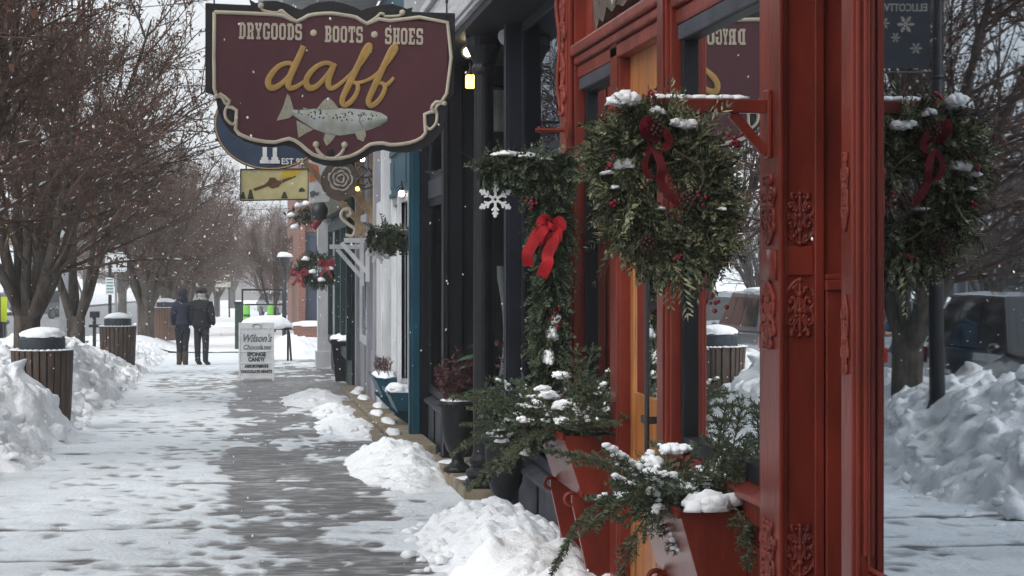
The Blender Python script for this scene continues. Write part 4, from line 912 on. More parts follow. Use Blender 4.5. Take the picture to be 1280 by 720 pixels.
# white brackets farther along with a scroll
for lab, (u0,v0), xend, s in (('white wooden bracket with diagonal brace over the dark green shop', (412,308), 1.80, 80), ('white wooden bracket with cream scrollwork above the other white one', (430,300), 1.80, 84)):
    c = at(u0, v0, s); o = thing('wall_bracket', lab, 'bracket', (1.9,c.y,c.z), 'white wall brackets'); part(wallbox((c.x,xend-.03,c.y-.04,c.y+.04,c.z-.04,c.z+.03)), 'arm', 'white_paint', o)
    mb = MB(); mb.bar((xend-.42,c.y,c.z-.042),(xend-.04,c.y,c.z-.48),.06,.06,(0,1,0)); part(mb, 'brace', 'white_paint', o); part(wallbox((xend-.06,xend-.005,c.y-.05,c.y+.05,c.z-.62,c.z+.1)), 'back_plate', 'white_paint', o)
    if s == 84:
        mb = MB(); mb.tube(spline([Vector((c.x+a, c.y, c.z+b)) for a,b in ((.02,.08),(.12,.06),(.16,.16),(.06,.24),(-.04,.34),(-.02,.44),(.08,.46),(.10,.38),(.04,.36))],5), .028, 6); part(mb, 'scroll', 'cream_paint', o, smooth=True)
# small red iron bracket over the dark window
c = onx(709,163,1.60); o = thing('wall_bracket', 'small thin red iron bracket above the needle garland', 'bracket', c); mb = MB(); mb.tube([(1.60,c.y,c.z),(1.44,c.y,c.z)], .012, 6); mb.tube([(1.46,c.y,c.z-.012),(1.46,c.y,c.z+.02)], .01, 6); mb.build('arm', 'red_paint', o)
mb = MB(); mb.box(1.585,1.60,c.y-.02,c.y+.02,c.z-.04,c.z+.04); mb.build('back_plate', 'red_paint', o)
# snow covered cup lamp on the dark post at the teal corner
c = at(560,212,133); o = thing('wall_lantern', 'small black wall lantern capped with snow on the dark corner post', 'lamp', c); mb = MB(); mb.lathe(c, [(.02,-.09),(.04,-.06),(.05,.0),(.03,.02)], 10); mb.bar((c.x+.03,c.y,c.z-.02),(1.66,c.y+.05,c.z-.02),.02,.02); mb.build('housing', 'black_metal', o)
mb = MB(); mb.blob((c.x,c.y,c.z+.02), (.055,.055,.045), 3, .2, 2, flatten=-.1); mb.build('snow_cap', 'snow', o, smooth=True)
# ------------------------------------------------------------------ evergreen decorations
rnd = random.Random(11)
def rv(r=rnd): 
    while True:
        v = Vector((r.uniform(-1,1), r.uniform(-1,1), r.uniform(-1,1)))
        if .05 < v.length < 1: return v.normalized()
def needle(mb, p, d, L, w, side):
    s = d.cross(side)
    s = s.normalized()*w/2 if s.length > 1e-5 else Vector((w/2,0,0))
    mb.add([p-s, p+s, p+d*L*.7+s*.7, p+d*L*.95-s*.5], [(0,1,2,3)])
def clump(mb, c, r, seed):                      # an uneven pad of snow: several merged lumps
    q = random.Random(seed); c = Vector(c)
    mb.blob(c, (r[0]*.8, r[1]*.8, r[2]*.8), seed, .45, 3, 2.6, flatten=-.35)
    for i in range(7):
        a = q.uniform(0,6.283); t = q.uniform(.35,.85); k = q.uniform(.3,.55)
        mb.blob(c+Vector((math.cos(a)*r[0]*t, math.sin(a)*r[1]*t, q.uniform(-.35,.25)*r[2])), (r[0]*k, r[1]*k, r[2]*k*1.1), seed+i, .5, 2, 2.3, flatten=-.5)
def fir_twig(mb, p, d, L, nl=.025, nw=.0040, dens=520, droop=.0, up=.2, st=None):
    # a twig carrying needles all round, returns its points
    n = max(3, int(L/.03)); pts = [p.copy()]; dd = d.copy()
    for i in range(n):
        dd = (dd+Vector((0,0,-droop))+rv()*.05).normalized(); pts.append(pts[-1]+dd*(L/n))
    k = int(L*dens)
    for i in range(k):
        t = (i+.5)/k*n; j = min(n-1, int(t)); q = pts[j].lerp(pts[j+1], t-j); ax = (pts[j+1]-pts[j]).normalized()
        a = ax.cross(rv()); a.normalize(); a = (a+Vector((0,0,up))).normalized()
        nd = (a*.85+ax*.75).normalized(); needle(mb, q, nd, nl*rnd.uniform(.7,1.1)*(1-.4*(i/k)**4), nw, rv())
    if st: st.tube(pts, [.0022*(1-.6*i/n) for i in range(n+1)], 4, cap=False)
    return pts
def fir_branch(mb, st, p, d, L, droop=.06, side_len=.42, **k):
    n = 9; pts = [Vector(p)]; dd = Vector(d).normalized()
    for i in range(n): dd = (dd+Vector((0,0,-droop))+rv()*.04).normalized(); pts.append(pts[-1]+dd*(L/n))
    st.tube(pts, [.0045*(1-.7*i/n) for i in range(n+1)], 5, cap=False)
    nrm = dd.cross(Vector((0,0,1))).normalized(); nrm = (nrm+rv()*.35).normalized()
    for i in range(2, n+1):
        ax = (pts[i]-pts[i-1]).normalized()
        for s in (-1, 1):
            if rnd.random() < .9:
                sd = (ax*.75+nrm*s*.75+rv()*.18).normalized(); fir_twig(mb, pts[i-1], sd, L*side_len*(1-.62*(i/n))*rnd.uniform(.75,1.1), droop=droop*.6, st=st, **k)
    fir_twig(mb, pts[-3], (pts[-1]-pts[-3]).normalized(), (pts[-1]-pts[-3]).length*1.15, st=None, **k)
    for i in range(3, n-2): fir_twig(mb, pts[i], (pts[i+1]-pts[i]).normalized(), (pts[i+1]-pts[i]).length, st=None, **k)
    return pts
def spray(mb, p, d, L, w=.020, n=9, droop=.08, face=None):
    # flat cedar spray: leaflets set alternately on a bending midrib
    dd = Vector(d).normalized(); q = Vector(p); nr = face or rv()
    sd = dd.cross(nr); sd = sd.normalized() if sd.length > 1e-4 else Vector((1,0,0))
    for i in range(n):
        dd = (dd+Vector((0,0,-droop*.5))+rv()*.08).normalized(); q = q+dd*(L/n); t = i/n
        for s in (-1,1):
            l = L*.42*(1-.75*t)*rnd.uniform(.7,1.15); ld = (dd*.8+sd*s*.75+rv()*.2).normalized(); x = ld.cross(nr); x = x.normalized()*w*.5*(1-.4*t) if x.length>1e-4 else sd*w*.5
            mb.add([q, q+ld*l*.35+x, q+ld*l, q+ld*l*.4-x], [(0,1,2,3)])
            m2 = q+ld*l*.45; l2 = l*.5; ld2 = (ld+sd*s*.2+dd*.7+rv()*.25).normalized()
            mb.add([m2, m2+ld2*l2*.4+x*.8, m2+ld2*l2, m2+ld2*l2*.4-x*.8], [(0,1,2,3)])
    mb.add([q, q+sd*w*.4, q+dd*L*.16, q-sd*w*.4], [(0,1,2,3)])
def ribbon(mb, pts, w, nrm=(0,1,0), t=.0025):
    P_ = spline(pts, 6); n = Vector(nrm); vs = []; fs = []
    for i, p in enumerate(P_):
        d = (P_[min(i+1,len(P_)-1)]-P_[max(i-1,0)]).normalized(); a = d.cross(n); a = a.normalized()*w/2 if a.length>1e-4 else Vector((w/2,0,0))
        k = n*t; vs += [p-a-k, p+a-k, p+a+k, p-a+k]
    for i in range(len(P_)-1):
        o = i*4
        for j in range(4): fs.append((o+j, o+(j+1)%4, o+4+(j+1)%4, o+4+j))
    fs += [(3,2,1,0), tuple(len(vs)-4+j for j in range(4))]
    mb.add(vs, fs)
# --- the large near wreath
WC = at(824, 252, 408); WY = 6.60; WC.y = WY; WC.x = 1.262; WC.z = 1.902
W = thing('wreath', 'large snow dusted cedar wreath with red ribbon hanging from the red bracket', 'wreath', WC)
fo = MB(); rx, rz = .124, .168
def ring(t): return Vector((WC.x+rx*math.cos(t)+.055*math.sin(t)*-1*.9, WY+.0, WC.z+rz*math.sin(t)))
for k in range(2100):
    t = rnd.uniform(0, 6.283); c = ring(t); o = Vector((math.cos(t), 0, math.sin(t)*1.1)).normalized()
    a = rnd.uniform(-.9, 1.25); dep = rnd.uniform(-1, .55)
    d = (o*a+Vector((0,dep,0))*.9+Vector((-math.sin(t),0,math.cos(t)))*rnd.uniform(-.2,.9)+rv()*.35).normalized()
    L = rnd.uniform(.055,.10)*(1.15 if a > .6 else .9)
    if rnd.random() < .06: L *= 1.5
    spray(fo, c+o*rnd.uniform(-.03,.055)+Vector((0,rnd.uniform(-.06,.05),0)), d, L*(1+.35*mnoise.noise(c*14)), .0098, 9, .09)
fo.build('foliage', 'cedar', W)
mb = MB(); mb.tube([ring(t) for t in np.linspace(0,6.283,40)], .035, 8); mb.build('hoop', 'plant_stem', W)
rb = MB()
for pts, w_ in (([(-.06,-.115,.15),(-.085,-.15,.185),(-.075,-.16,.21),(-.05,-.14,.175),(-.055,-.115,.15)], .034), ([(-.05,-.115,.15),(-.02,-.155,.175),(-.005,-.15,.14),(-.035,-.13,.125),(-.05,-.115,.145)], .034), ([(-.05,-.115,.145),(-.025,-.145,.07),(-.028,-.13,.03),(.0,-.14,-.015),(.03,-.145,-.04)], .036), ([(-.052,-.112,.14),(-.075,-.125,.08),(-.055,-.12,.03)], .028)):
    ribbon(rb, [WC+Vector(p)+Vector((0,.03,0)) for p in pts], w_*.72, (.25,1,.1))
rb.build('ribbon', 'dark_ribbon', W)
bb = MB()
def berries(mb, c, n, sp_, r): 
    mb.cut()
    for i in range(n): mb.ball(Vector(c)+Vector((rnd.gauss(0,sp_), rnd.gauss(0,sp_), rnd.gauss(0,sp_))), r*rnd.uniform(.8,1.15), 1)
for (u,v,n_,s_) in ((800,122,5,.010),(748,208,6,.012),(856,250,8,.014),(752,255,4,.008),(885,376,9,.016),(880,188,5,.012),(905,180,7,.014),(912,178,4,.008),(835,320,5,.01)):
    p = WC+Vector(((u-824)/408, -.10 if u < 870 else -.04, -(v-240)/408)); berries(bb, p, n_, s_, .0078)
bb.build('berries', 'berry', W, smooth=True)
bs = MB()
for pts in ([(.06,-.02,.10),(.13,-.04,.15),(.21,-.05,.18)], [(.05,-.02,-.22),(.10,-.04,-.27),(.16,-.05,-.31)], [(.02,-.11,.12),(.10,-.13,.05),(.05,-.14,-.06)], [(-.02,-.12,-.02),(-.0,-.13,-.12),(.08,-.13,-.16)]): bs.cut(); bs.tube(spline([WC+Vector(p) for p in pts],4), .0025, 5)
bs.build('berry_stem', 'plant_stem', W)
pc = MB()
for p in ((-.04,-.11,.19),(.05,-.12,-.03),(-.07,-.11,-.16)):
    pc.cut()
    for i in range(36): a = i*2.4; z = i/36; pc.ball(WC+Vector(p)+Vector((.022*math.sin(math.pi*(z*.85+.1))*math.cos(a), .022*math.sin(math.pi*(z*.85+.1))*math.sin(a), (z-.5)*.055)), .006, 1)
pc.build('pinecone', 'pinecone', W)
sn = MB()
for i, (u,v,a,b) in enumerate(((769,129,19,15),(768,208,17,12),(842,158,15,11),(808,141,9,8),(750,218,8,4),(890,262,7,4),(815,262,6,3),(756,236,5,4))):
    sn.cut(); clump(sn, WC+Vector(((u-824)/408,-.07,-(v-240)/408)), (a/408,.05,b/408*.95), i+20)
sn.build('snow_clump', 'snow', W, smooth=True)
# loop that ties it to the bracket
mb = MB(); mb.tube([(WC.x,6.62,2.19),(WC.x,6.59,2.13),(WC.x,6.60,2.06)], .004, 5); mb.build('hanger', 'black_metal', W)

# --- boughs standing in the red planters
def boughs(name, label, box, cx, cy, zt, n, spread, Lr, snow, droop=.055, seed=1, long=(), group='cut spruce boughs in the red planters', snow_bits=30):
    rnd.seed(seed); o = thing(name, label, 'greenery', (cx, cy, zt), group); fo = MB(); st = MB(); segs = []
    for k in range(n):
        a = rnd.uniform(0, 6.283); e = rnd.uniform(.05, 1.1); e *= (1.45 if k % 2 else 1); d = Vector((math.cos(a)*1.0, math.sin(a)*1.1, e)); d.x -= .35
        p = Vector((cx+rnd.uniform(-.09,.09), cy+rnd.uniform(-spread,spread), zt-.05))
        pts = fir_branch(fo, st, p, d, rnd.uniform(*Lr), droop*rnd.uniform(.6,1.6), dens=560); segs += list(zip(pts[3:-1], pts[4:]))
    for (p, d, L, dr) in long: fir_branch(fo, st, Vector(p), Vector(d), L, dr, dens=560)
    fo.build('needles', 'fir', o); st.build('stems', 'stem_wood', o)
    sn = MB()
    for i, (x,y,z,a,b,c) in enumerate(snow): sn.cut(); clump(sn, (x,y,z), (a,b,c), i+seed*9)
    sn.build('snow_clump', 'snow', o, smooth=True)
    sn = MB(); rnd.shuffle(segs)
    for p, q in segs[:snow_bits]:
        d = (q-p); t = rnd.uniform(.2,.8); k = rnd.uniform(.006,.019); c = p.lerp(q, t)+Vector((0,0,k*.7))
        for j in (-2,-1,0,1,2): sn.blob(c+d*j*.2+rv()*.009, (k*rnd.uniform(.7,1.1), k*rnd.uniform(.7,1.2), k*.6), rnd.randrange(99), .45, 2, 2.2, flatten=-.6)
    tag(sn.build('snow_dusting', 'snow', o, smooth=True), None, None, kind='stuff'); return o
boughs('spruce_boughs', 'green spruce boughs with thick snow in the planter nearest the camera', PA, 1.56, 7.62, .85, 46, .32, (.26,.42),
  [(1.45,7.42,.905,.06,.09,.045),(1.40,7.60,.93,.05,.07,.04),(1.55,7.25,.868,.10,.06,.055),(1.45,7.8,.955,.045,.08,.04),(1.54,7.85,1.0,.045,.09,.03)], .05, 21,
  [((1.46,7.8,.86),(-.8,.15,.55),.42,.06),((1.46,7.5,.86),(-.95,-.1,.3),.36,.14),((1.45,7.9,.86),(-.8,.1,.05),.50,.20),((1.62,7.2,.86),(.1,-.8,.05),.24,.30),((1.63,7.3,.88),(.12,-.5,.9),.26,.02),((1.60,7.5,.88),(.1,-.2,1),.34,.0),((1.62,7.4,.88),(.2,-.4,1),.36,.0),((1.45,7.45,.86),(-.7,-.35,.0),.34,.24)], snow_bits=130)
boughs('spruce_boughs', 'dense spruce boughs speckled with snow in the planter beyond the amber door', PB, 1.53, 10.38, .90, 66, .46, (.28,.48),
  [(1.47,10.05,1.02,.06,.07,.035),(1.40,10.2,1.05,.05,.07,.03),(1.43,9.95,.95,.04,.06,.025),(1.36,10.1,1.09,.04,.05,.02),(1.55,10.0,.94,.07,.05,.03),(1.5,10.5,1.13,.05,.08,.025),(1.34,10.3,1.0,.04,.05,.02)], .05, 33,
  [((1.45,10.3,.9),(-.9,.1,.35),.42,.05),((1.45,10.6,.9),(-.9,.2,.2),.44,.10),((1.46,10.1,.9),(-.7,-.3,.1),.40,.14),((1.5,9.95,.9),(.3,-.9,.25),.40,.03),((1.6,9.95,.92),(.55,-.8,.3),.42,.03),((1.46,10.2,.9),(-.8,0,.1),.46,.18),((1.55,10.3,.92),(0,-.1,1),.36,.0),((1.6,10.5,.92),(.1,-.2,1),.36,.0),((1.45,10.7,.9),(-.9,.3,.5),.48,.06),((1.45,10.5,.9),(-.95,-.1,.6),.44,.05),((1.44,10.8,.9),(-1,.3,.1),.48,.10),((1.44,10.3,.88),(-.9,0,-.1),.5,.12)], snow_bits=150)

# --- garland on the bracket and post between the dark and the red shops
def garland(name, label, paths, r, m, dens, droop, nl=.03, cat='garland', snow=(), bow=None, org=None, nw=.0045, extra=None):
    o = thing(name, label, cat, org or paths[0][0]); fo = MB(); core = MB()
    for pts in paths:
        P_ = spline(pts, 10); core.tube(P_, r*.28, 6)
        L = sum((P_[i+1]-P_[i]).length for i in range(len(P_)-1))
        for k in range(int(L*dens)):
            t = rnd.uniform(0, len(P_)-1.001); j = int(t); q = P_[j].lerp(P_[j+1], t-j); ax = (P_[j+1]-P_[j]).normalized()
            d = (ax.cross(rv())).normalized(); d = (d+Vector((0,0,-droop))+ax*rnd.uniform(-.5,.5)).normalized()
            spray(fo, q+d*r*.15, d, r*rnd.uniform(.75,1.35), nw*3.2, 6, droop*.3)
    fo.build('needles', m, o); core.build('rope_core', 'plant_stem', o)
    if snow:
        sn = MB()
        for i, (p, a) in enumerate(snow): sn.cut(); clump(sn, p, a, i+41)
        sn.build('snow_clump', 'snow', o, smooth=True)
    return o
ge = onx(716, 218, 1.60); gy = ge.y
gx = lambda u, v, dy=0: Vector((1.60+(u-716)/238, gy+dy-.04, CAMZ+(HOR-v)/238))
GO = garland('garland', 'green needle garland over a bracket and down the post with a red bow', [[gx(608,219), gx(650,216), gx(690,217), gx(714,218)], [gx(652,232), gx(680,232), gx(708,236)], [gx(690,235), gx(684,290), gx(690,340), gx(684,400), gx(690,462)], [gx(672,250), gx(690,270), gx(695,300)]], .098, 'garland_needle', 1000, .55,
   snow=[(gx(636,201), (.075,.05,.022)), (gx(660,202), (.07,.05,.02)), (gx(682,206), (.05,.04,.014)), (gx(688,412,-.06), (.03,.04,.05)), (gx(684,440,-.06), (.035,.04,.06)), (gx(692,395,-.05), (.025,.04,.04))], org=gx(714,218))
mb = MB(); mb.bar(gx(606,214,.02), gx(716,214,.02), .03, .03); mb.build('arm', 'dark_frame', GO)
mb = MB(); mb.bar(gx(702,205,.05), gx(702,470,.05), .09, .05, (0,1,0)); mb.build('post', 'dark_frame', GO)
rb = MB(); q = lambda u, v, d: gx(u, v, -d)
for pts, w_ in (([q(683,284,.10),q(668,294,.145),q(662,306,.15),q(656,318,.16),q(658,332,.13)], .055), ([q(684,284,.10),q(687,300,.15),q(680,318,.15),q(679,328,.17),q(673,344,.14)], .058), ([q(683,284,.11),q(692,292,.15),q(688,305,.14),q(680,296,.12)], .045), ([q(683,284,.11),q(676,288,.16),q(668,304,.15),q(680,298,.12)], .045)): ribbon(rb, pts, w_, (.35,1,.2))
rb.ball(q(684,286,.135), .019, 2, (1.15,.8,.9)); ribbon(rb, [q(678,281,.14),q(684,286,.16),q(691,290,.14)], .026, (.1,1,.3)); ribbon(rb, [q(684,285,.12),q(676,276,.16),q(671,283,.16),q(683,287,.14)], .04, (.3,1,.3)); ribbon(rb, [q(685,285,.12),q(694,278,.15),q(697,287,.15),q(686,288,.14)], .036, (.3,1,.3)); rb.build('bow', 'red_ribbon', GO)
bb = MB()
for u,v in ((692,385),(690,392),(694,401),(660,255),(664,262)): berries(bb, gx(u,v,-.09), 5, .012, .008)
bb.build('berries', 'berry', GO, smooth=True)
# white snowflake ornament
def snowflake(mb, c, R_, t, r=.006, ph=0):
    c = Vector(c)
    for k in range(6):
        a = k*math.pi/3+ph; d = Vector((math.cos(a), 0, math.sin(a))); n_ = Vector((-d.z, 0, d.x))
        mb.bar(c+d*R_*.10, c+d*R_, t, r, (0,1,0))
        for f_, l in ((.45,.30),(.72,.24)):
            for s in (-1,1): mb.bar(c+d*R_*f_, c+d*R_*f_+(d*.7+n_*s*.7)*R_*l, t*.8, r*.93, (0,1,0))
        mb.ball(c+d*R_*.98, t*.9, 1, (1,.5,1))
    mb.tube([c+Vector((R_*.16*math.cos(x), 0, R_*.16*math.sin(x))) for x in np.linspace(0,6.283,13)], t*.55, 5)
c = gx(622, 254, -.03); o = thing('snowflake_ornament', 'white six pointed snowflake hanging under the snow capped garland', 'ornament', c, 'snowflake ornaments'); mb = MB(); snowflake(mb, c, .082, .012, .008, .52); mb.build('flake', 'sign_white', o)
mb = MB(); mb.tube([c+Vector((0,0,.07)), gx(624,222,-.03)], .002, 4); mb.build('string', 'black_metal', o)
# garland over the teal shop
c0 = at(518, 292, 108); c1 = at(461, 288, 108); c1.y = c0.y
o = garland('garland', 'short drooping green garland across the teal shop front', [[c1, (c1+c0)/2+Vector((0,0,-.02)), c0]], .17, 'garland_needle', 520, .8, org=c0, nw=.008)
mb = MB(); mb.bar(c1+Vector((0,0,.02)), Vector((1.93,c0.y,c0.z+.02)), .04, .04); mb.build('arm', 'white_paint', o)
c = at(470, 316, 108); c.y = c0.y; o = thing('snowflake_ornament', 'pale lacy snowflake hanging under the garland at the teal shop', 'ornament', c, 'snowflake ornaments'); mb = MB(); snowflake(mb, c, .11, .020, .012, .2); snowflake(mb, c+Vector((.05,.01,-.02)), .10, .02, .011, .6); mb.build('flake', 'frame_white', o)
mb = MB(); mb.tube([c+Vector((0,0,.1)), c+Vector((0,0,.3))], .003, 4); mb.build('string', 'black_metal', o)
# far wreath with red bows
c = at(396, 338, 62); o = thing('wreath', 'small far wreath with bright red bows hanging by the white pillar', 'wreath', c); fo = MB()
for k in range(420):
    t = rnd.uniform(0,6.283); p = c+Vector((.23*math.cos(t)*1.25, rnd.uniform(-.1,.1), .22*math.sin(t))); spray(fo, p, (Vector((math.cos(t),0,math.sin(t)))*rnd.uniform(-.8,1)+rv()*.6).normalized(), rnd.uniform(.12,.22), .035, 5, .1)
fo.build('foliage', 'garland_needle', o)
mb = MB(); mb.tube([c+Vector((.28*math.cos(t),0,.22*math.sin(t))) for t in np.linspace(0,6.283,20)], .05, 6); mb.build('hoop', 'plant_stem', o)
rb = MB()
for du, dv in ((-22,4),(12,-8)):
    rb.cut(); b0 = c+Vector((du/62,-.16,-dv/62))
    for pts in ([(0,0,0),(-.11,-.04,.08),(-.15,-.04,-.02),(0,0,0)],[(0,0,0),(.10,-.04,.09),(.15,-.04,.0),(0,0,0)],[(0,0,0),(-.05,-.07,-.12),(-.14,-.05,-.24)],[(0,0,0),(.03,-.07,-.12),(.10,-.05,-.28)]): ribbon(rb, [b0+Vector(p) for p in pts], .055, (.3,1,.2))
rb.build('bow', 'berry', o)
sn = MB()
for i,(du,dv) in enumerate(((-14,-14),(6,12),(-6,2),(16,-2))): sn.cut(); sn.blob(c+Vector((du/62,-.15,-dv/62)), (.08,.07,.06), i+3, .4, 2)
sn.build('snow_cap', 'snow', o, smooth=True)
mb = MB(); mb.tube([c+Vector((0,0,.24)), c+Vector((0,0,.5))], .01, 5); mb.build('hanger', 'black_metal', o)
# hanging basket with magenta ribbon
c = at(386, 268, 58); o = thing('hanging_basket', 'snowy hanging basket with a magenta ribbon above the far wreath', 'basket', c); fo = MB()
for k in range(160): spray(fo, c+Vector((rnd.gauss(0,.2),rnd.gauss(0,.1),rnd.gauss(0,.10))), rv(), rnd.uniform(.1,.2), .04, 4, .2)
fo.build('foliage', 'garland_needle', o); rb = MB(); ribbon(rb, [c+Vector(p) for p in ((.30,-.15,.02),(.2,-.2,-.14),(.08,-.2,-.30))], .16); rb.build('ribbon', 'berry', o, smooth=True)
sn = MB()
for i,(a,b) in enumerate(((-.38,-.02),(-.22,.18),(-.05,.22),(-.3,-.28))): sn.cut(); sn.blob(c+Vector((a,-.12,b)), (.10,.08,.07), i+6, .4, 2)
sn.build('snow_cap', 'snow', o, smooth=True); mb = MB(); mb.tube([c+Vector((.2,0,.1)), c+Vector((.3,0,.5)), Vector((1.95,c.y,c.z+.5))], .012, 5); mb.build('hanger', 'black_metal', o)

# --- black urns on and beside the step
def urn(name, label, c, H, seed, plant='dry_plant', grp='black urns by the dark shop front'):
    o = thing(name, label, 'urn', c, grp); mb = MB(); k = H/.6
    mb.lathe(c, [(.125*k,0),(.125*k,.03*k),(.10*k,.05*k),(.055*k,.08*k),(.05*k,.13*k),(.09*k,.18*k),(.125*k,.27*k),(.14*k,.40*k),(.145*k,.53*k),(.17*k,.56*k),(.175*k,.60*k),(.15*k,.60*k),(.14*k,.56*k)], 24)
    for i in range(24): a = i*math.pi/12; mb.ball((c[0]+.165*k*math.cos(a), c[1]+.165*k*math.sin(a), c[2]+.565*k), .014, 1)
    mb.build('bowl', 'black_cast', o, smooth=True)
    sn = MB(); sn.blob((c[0],c[1],c[2]+.58*k), (.145*k,.145*k,.05), seed, .35, 3, flatten=-.1); sn.build('snow_cap', 'snow', o, smooth=True)
    st = MB(); fo = MB(); r2 = random.Random(seed)
    for i in range(26):
        a = r2.uniform(0,6.283); L = r2.uniform(.18,.42); p = Vector((c[0]+.06*math.cos(a), c[1]+.06*math.sin(a), c[2]+.58*k)); d = Vector((math.cos(a)*.35, math.sin(a)*.35, 1)); pts = [p+d*(L*j/4)+rv()*.015*j for j in range(5)]
        st.tube(pts, [.004,.0035,.003,.0025,.002], 4)
        for j in range(1,5):
            for q_ in range(5): spray(fo, pts[j], (rv()+Vector((0,0,.4))).normalized(), .06, .02, 3, .1)
    st.build('stems', 'plant_stem', o); fo.build('foliage', plant, o); return o
urn('urn_planter', 'black footed urn with reddish dry twigs standing on the stone step', Vector((1.815, 19.0, -.165)), .62, 4)
urn('urn_planter', 'black urn capped with snow on the pavement behind the rear spruce boughs', Vector((1.90, 16.2, g(16.2))), .62, 6, 'fir')
c = Vector((2.45, 19.6, -.165)); urn('urn_planter', 'black urn with purplish dry plant inside the recessed entrance', c, .7, 9)
# broad leaf plant in the entrance
c = Vector((2.30, 18.9, -.165)); o = thing('potted_plant', 'broad leaved green plant in a dark pot inside the recessed entrance', 'plant', c); mb = MB(); mb.lathe(c, [(.10,0),(.13,.3),(.14,.34),(.12,.34)], 16); mb.build('pot', 'black_cast', o, smooth=True)
fo = MB(); st = MB()
for i in range(16):
    a = i*2.4; L = .35+.04*i; d = Vector((math.cos(a)*.5, math.sin(a)*.5, 1)).normalized(); p = c+Vector((0,0,.3)); q_ = p+d*L; st.tube([p,q_], .006, 4); s_ = d.cross(Vector((0,0,1))).normalized()*.07; e_ = q_+Vector((math.cos(a),math.sin(a),-.25)).normalized()*.26
    fo.add([q_, (q_+e_)/2+s_, e_, (q_+e_)/2-s_, (q_+e_)/2+Vector((0,0,.02))], [(0,1,4),(1,2,4),(2,3,4),(3,0,4)])
fo.build('leaves', 'broad_leaf', o); st.build('stems', 'plant_stem', o)
# black planter with snow by the dark green shop
c = at(428, 470, 67); o = thing('planter_tub', 'tall black tapered planter heaped with snow by the dark green shop', 'planter', (1.68, c.y, g(c.y))); x, y, z = 1.72, c.y, g(c.y)
mb = MB(); mb.add([(x-.10,y-.10,z),(x+.12,y-.10,z),(x+.12,y+.12,z),(x-.10,y+.12,z),(x-.19,y-.19,z+.78),(x+.2,y-.19,z+.78),(x+.2,y+.2,z+.78),(x-.19,y+.2,z+.78)], [(3,2,1,0),(4,5,6,7),(0,1,5,4),(1,2,6,5),(2,3,7,6),(3,0,4,7)]); mb.build('tub', 'black_cast', o, bevel=.01)
mb = MB(); mb.box(x-.21,x+.22,y-.21,y-.195,z+.72,z+.80); mb.box(x-.21,x-.195,y-.195,y+.2,z+.72,z+.80); mb.build('rim', 'black_cast', o); mb = MB(); mb.blob((x,y,z+.78), (.21,.21,.12), 5, .3, 3, flatten=-.1); mb.build('snow_cap', 'snow', o, smooth=True)
# dry stems in the far teal planter
fo = MB(); st = MB()
for i in range(30): p = Vector((1.8+rnd.uniform(-.08,.08), 29.4+rnd.uniform(-.5,.5), .14)); d = (rv()*.5+Vector((0,0,1))).normalized(); st.cut(); st.tube([p-Vector((0,0,.05)),p+d*.2], .004, 4); [spray(fo, p+d*rnd.uniform(.08,.2), rv(), .06, .02, 3, .1) for _ in range(3)]
o = tag(fo.build('dry_stems', 'dry_plant', None, org=Vector((1.8,29.4,.12))), 'withered brown stems poking from the snow of the farther teal planter', 'plant')
o['kind'] = 'thing'
o2_ = st.build('stems', 'plant_stem', o)
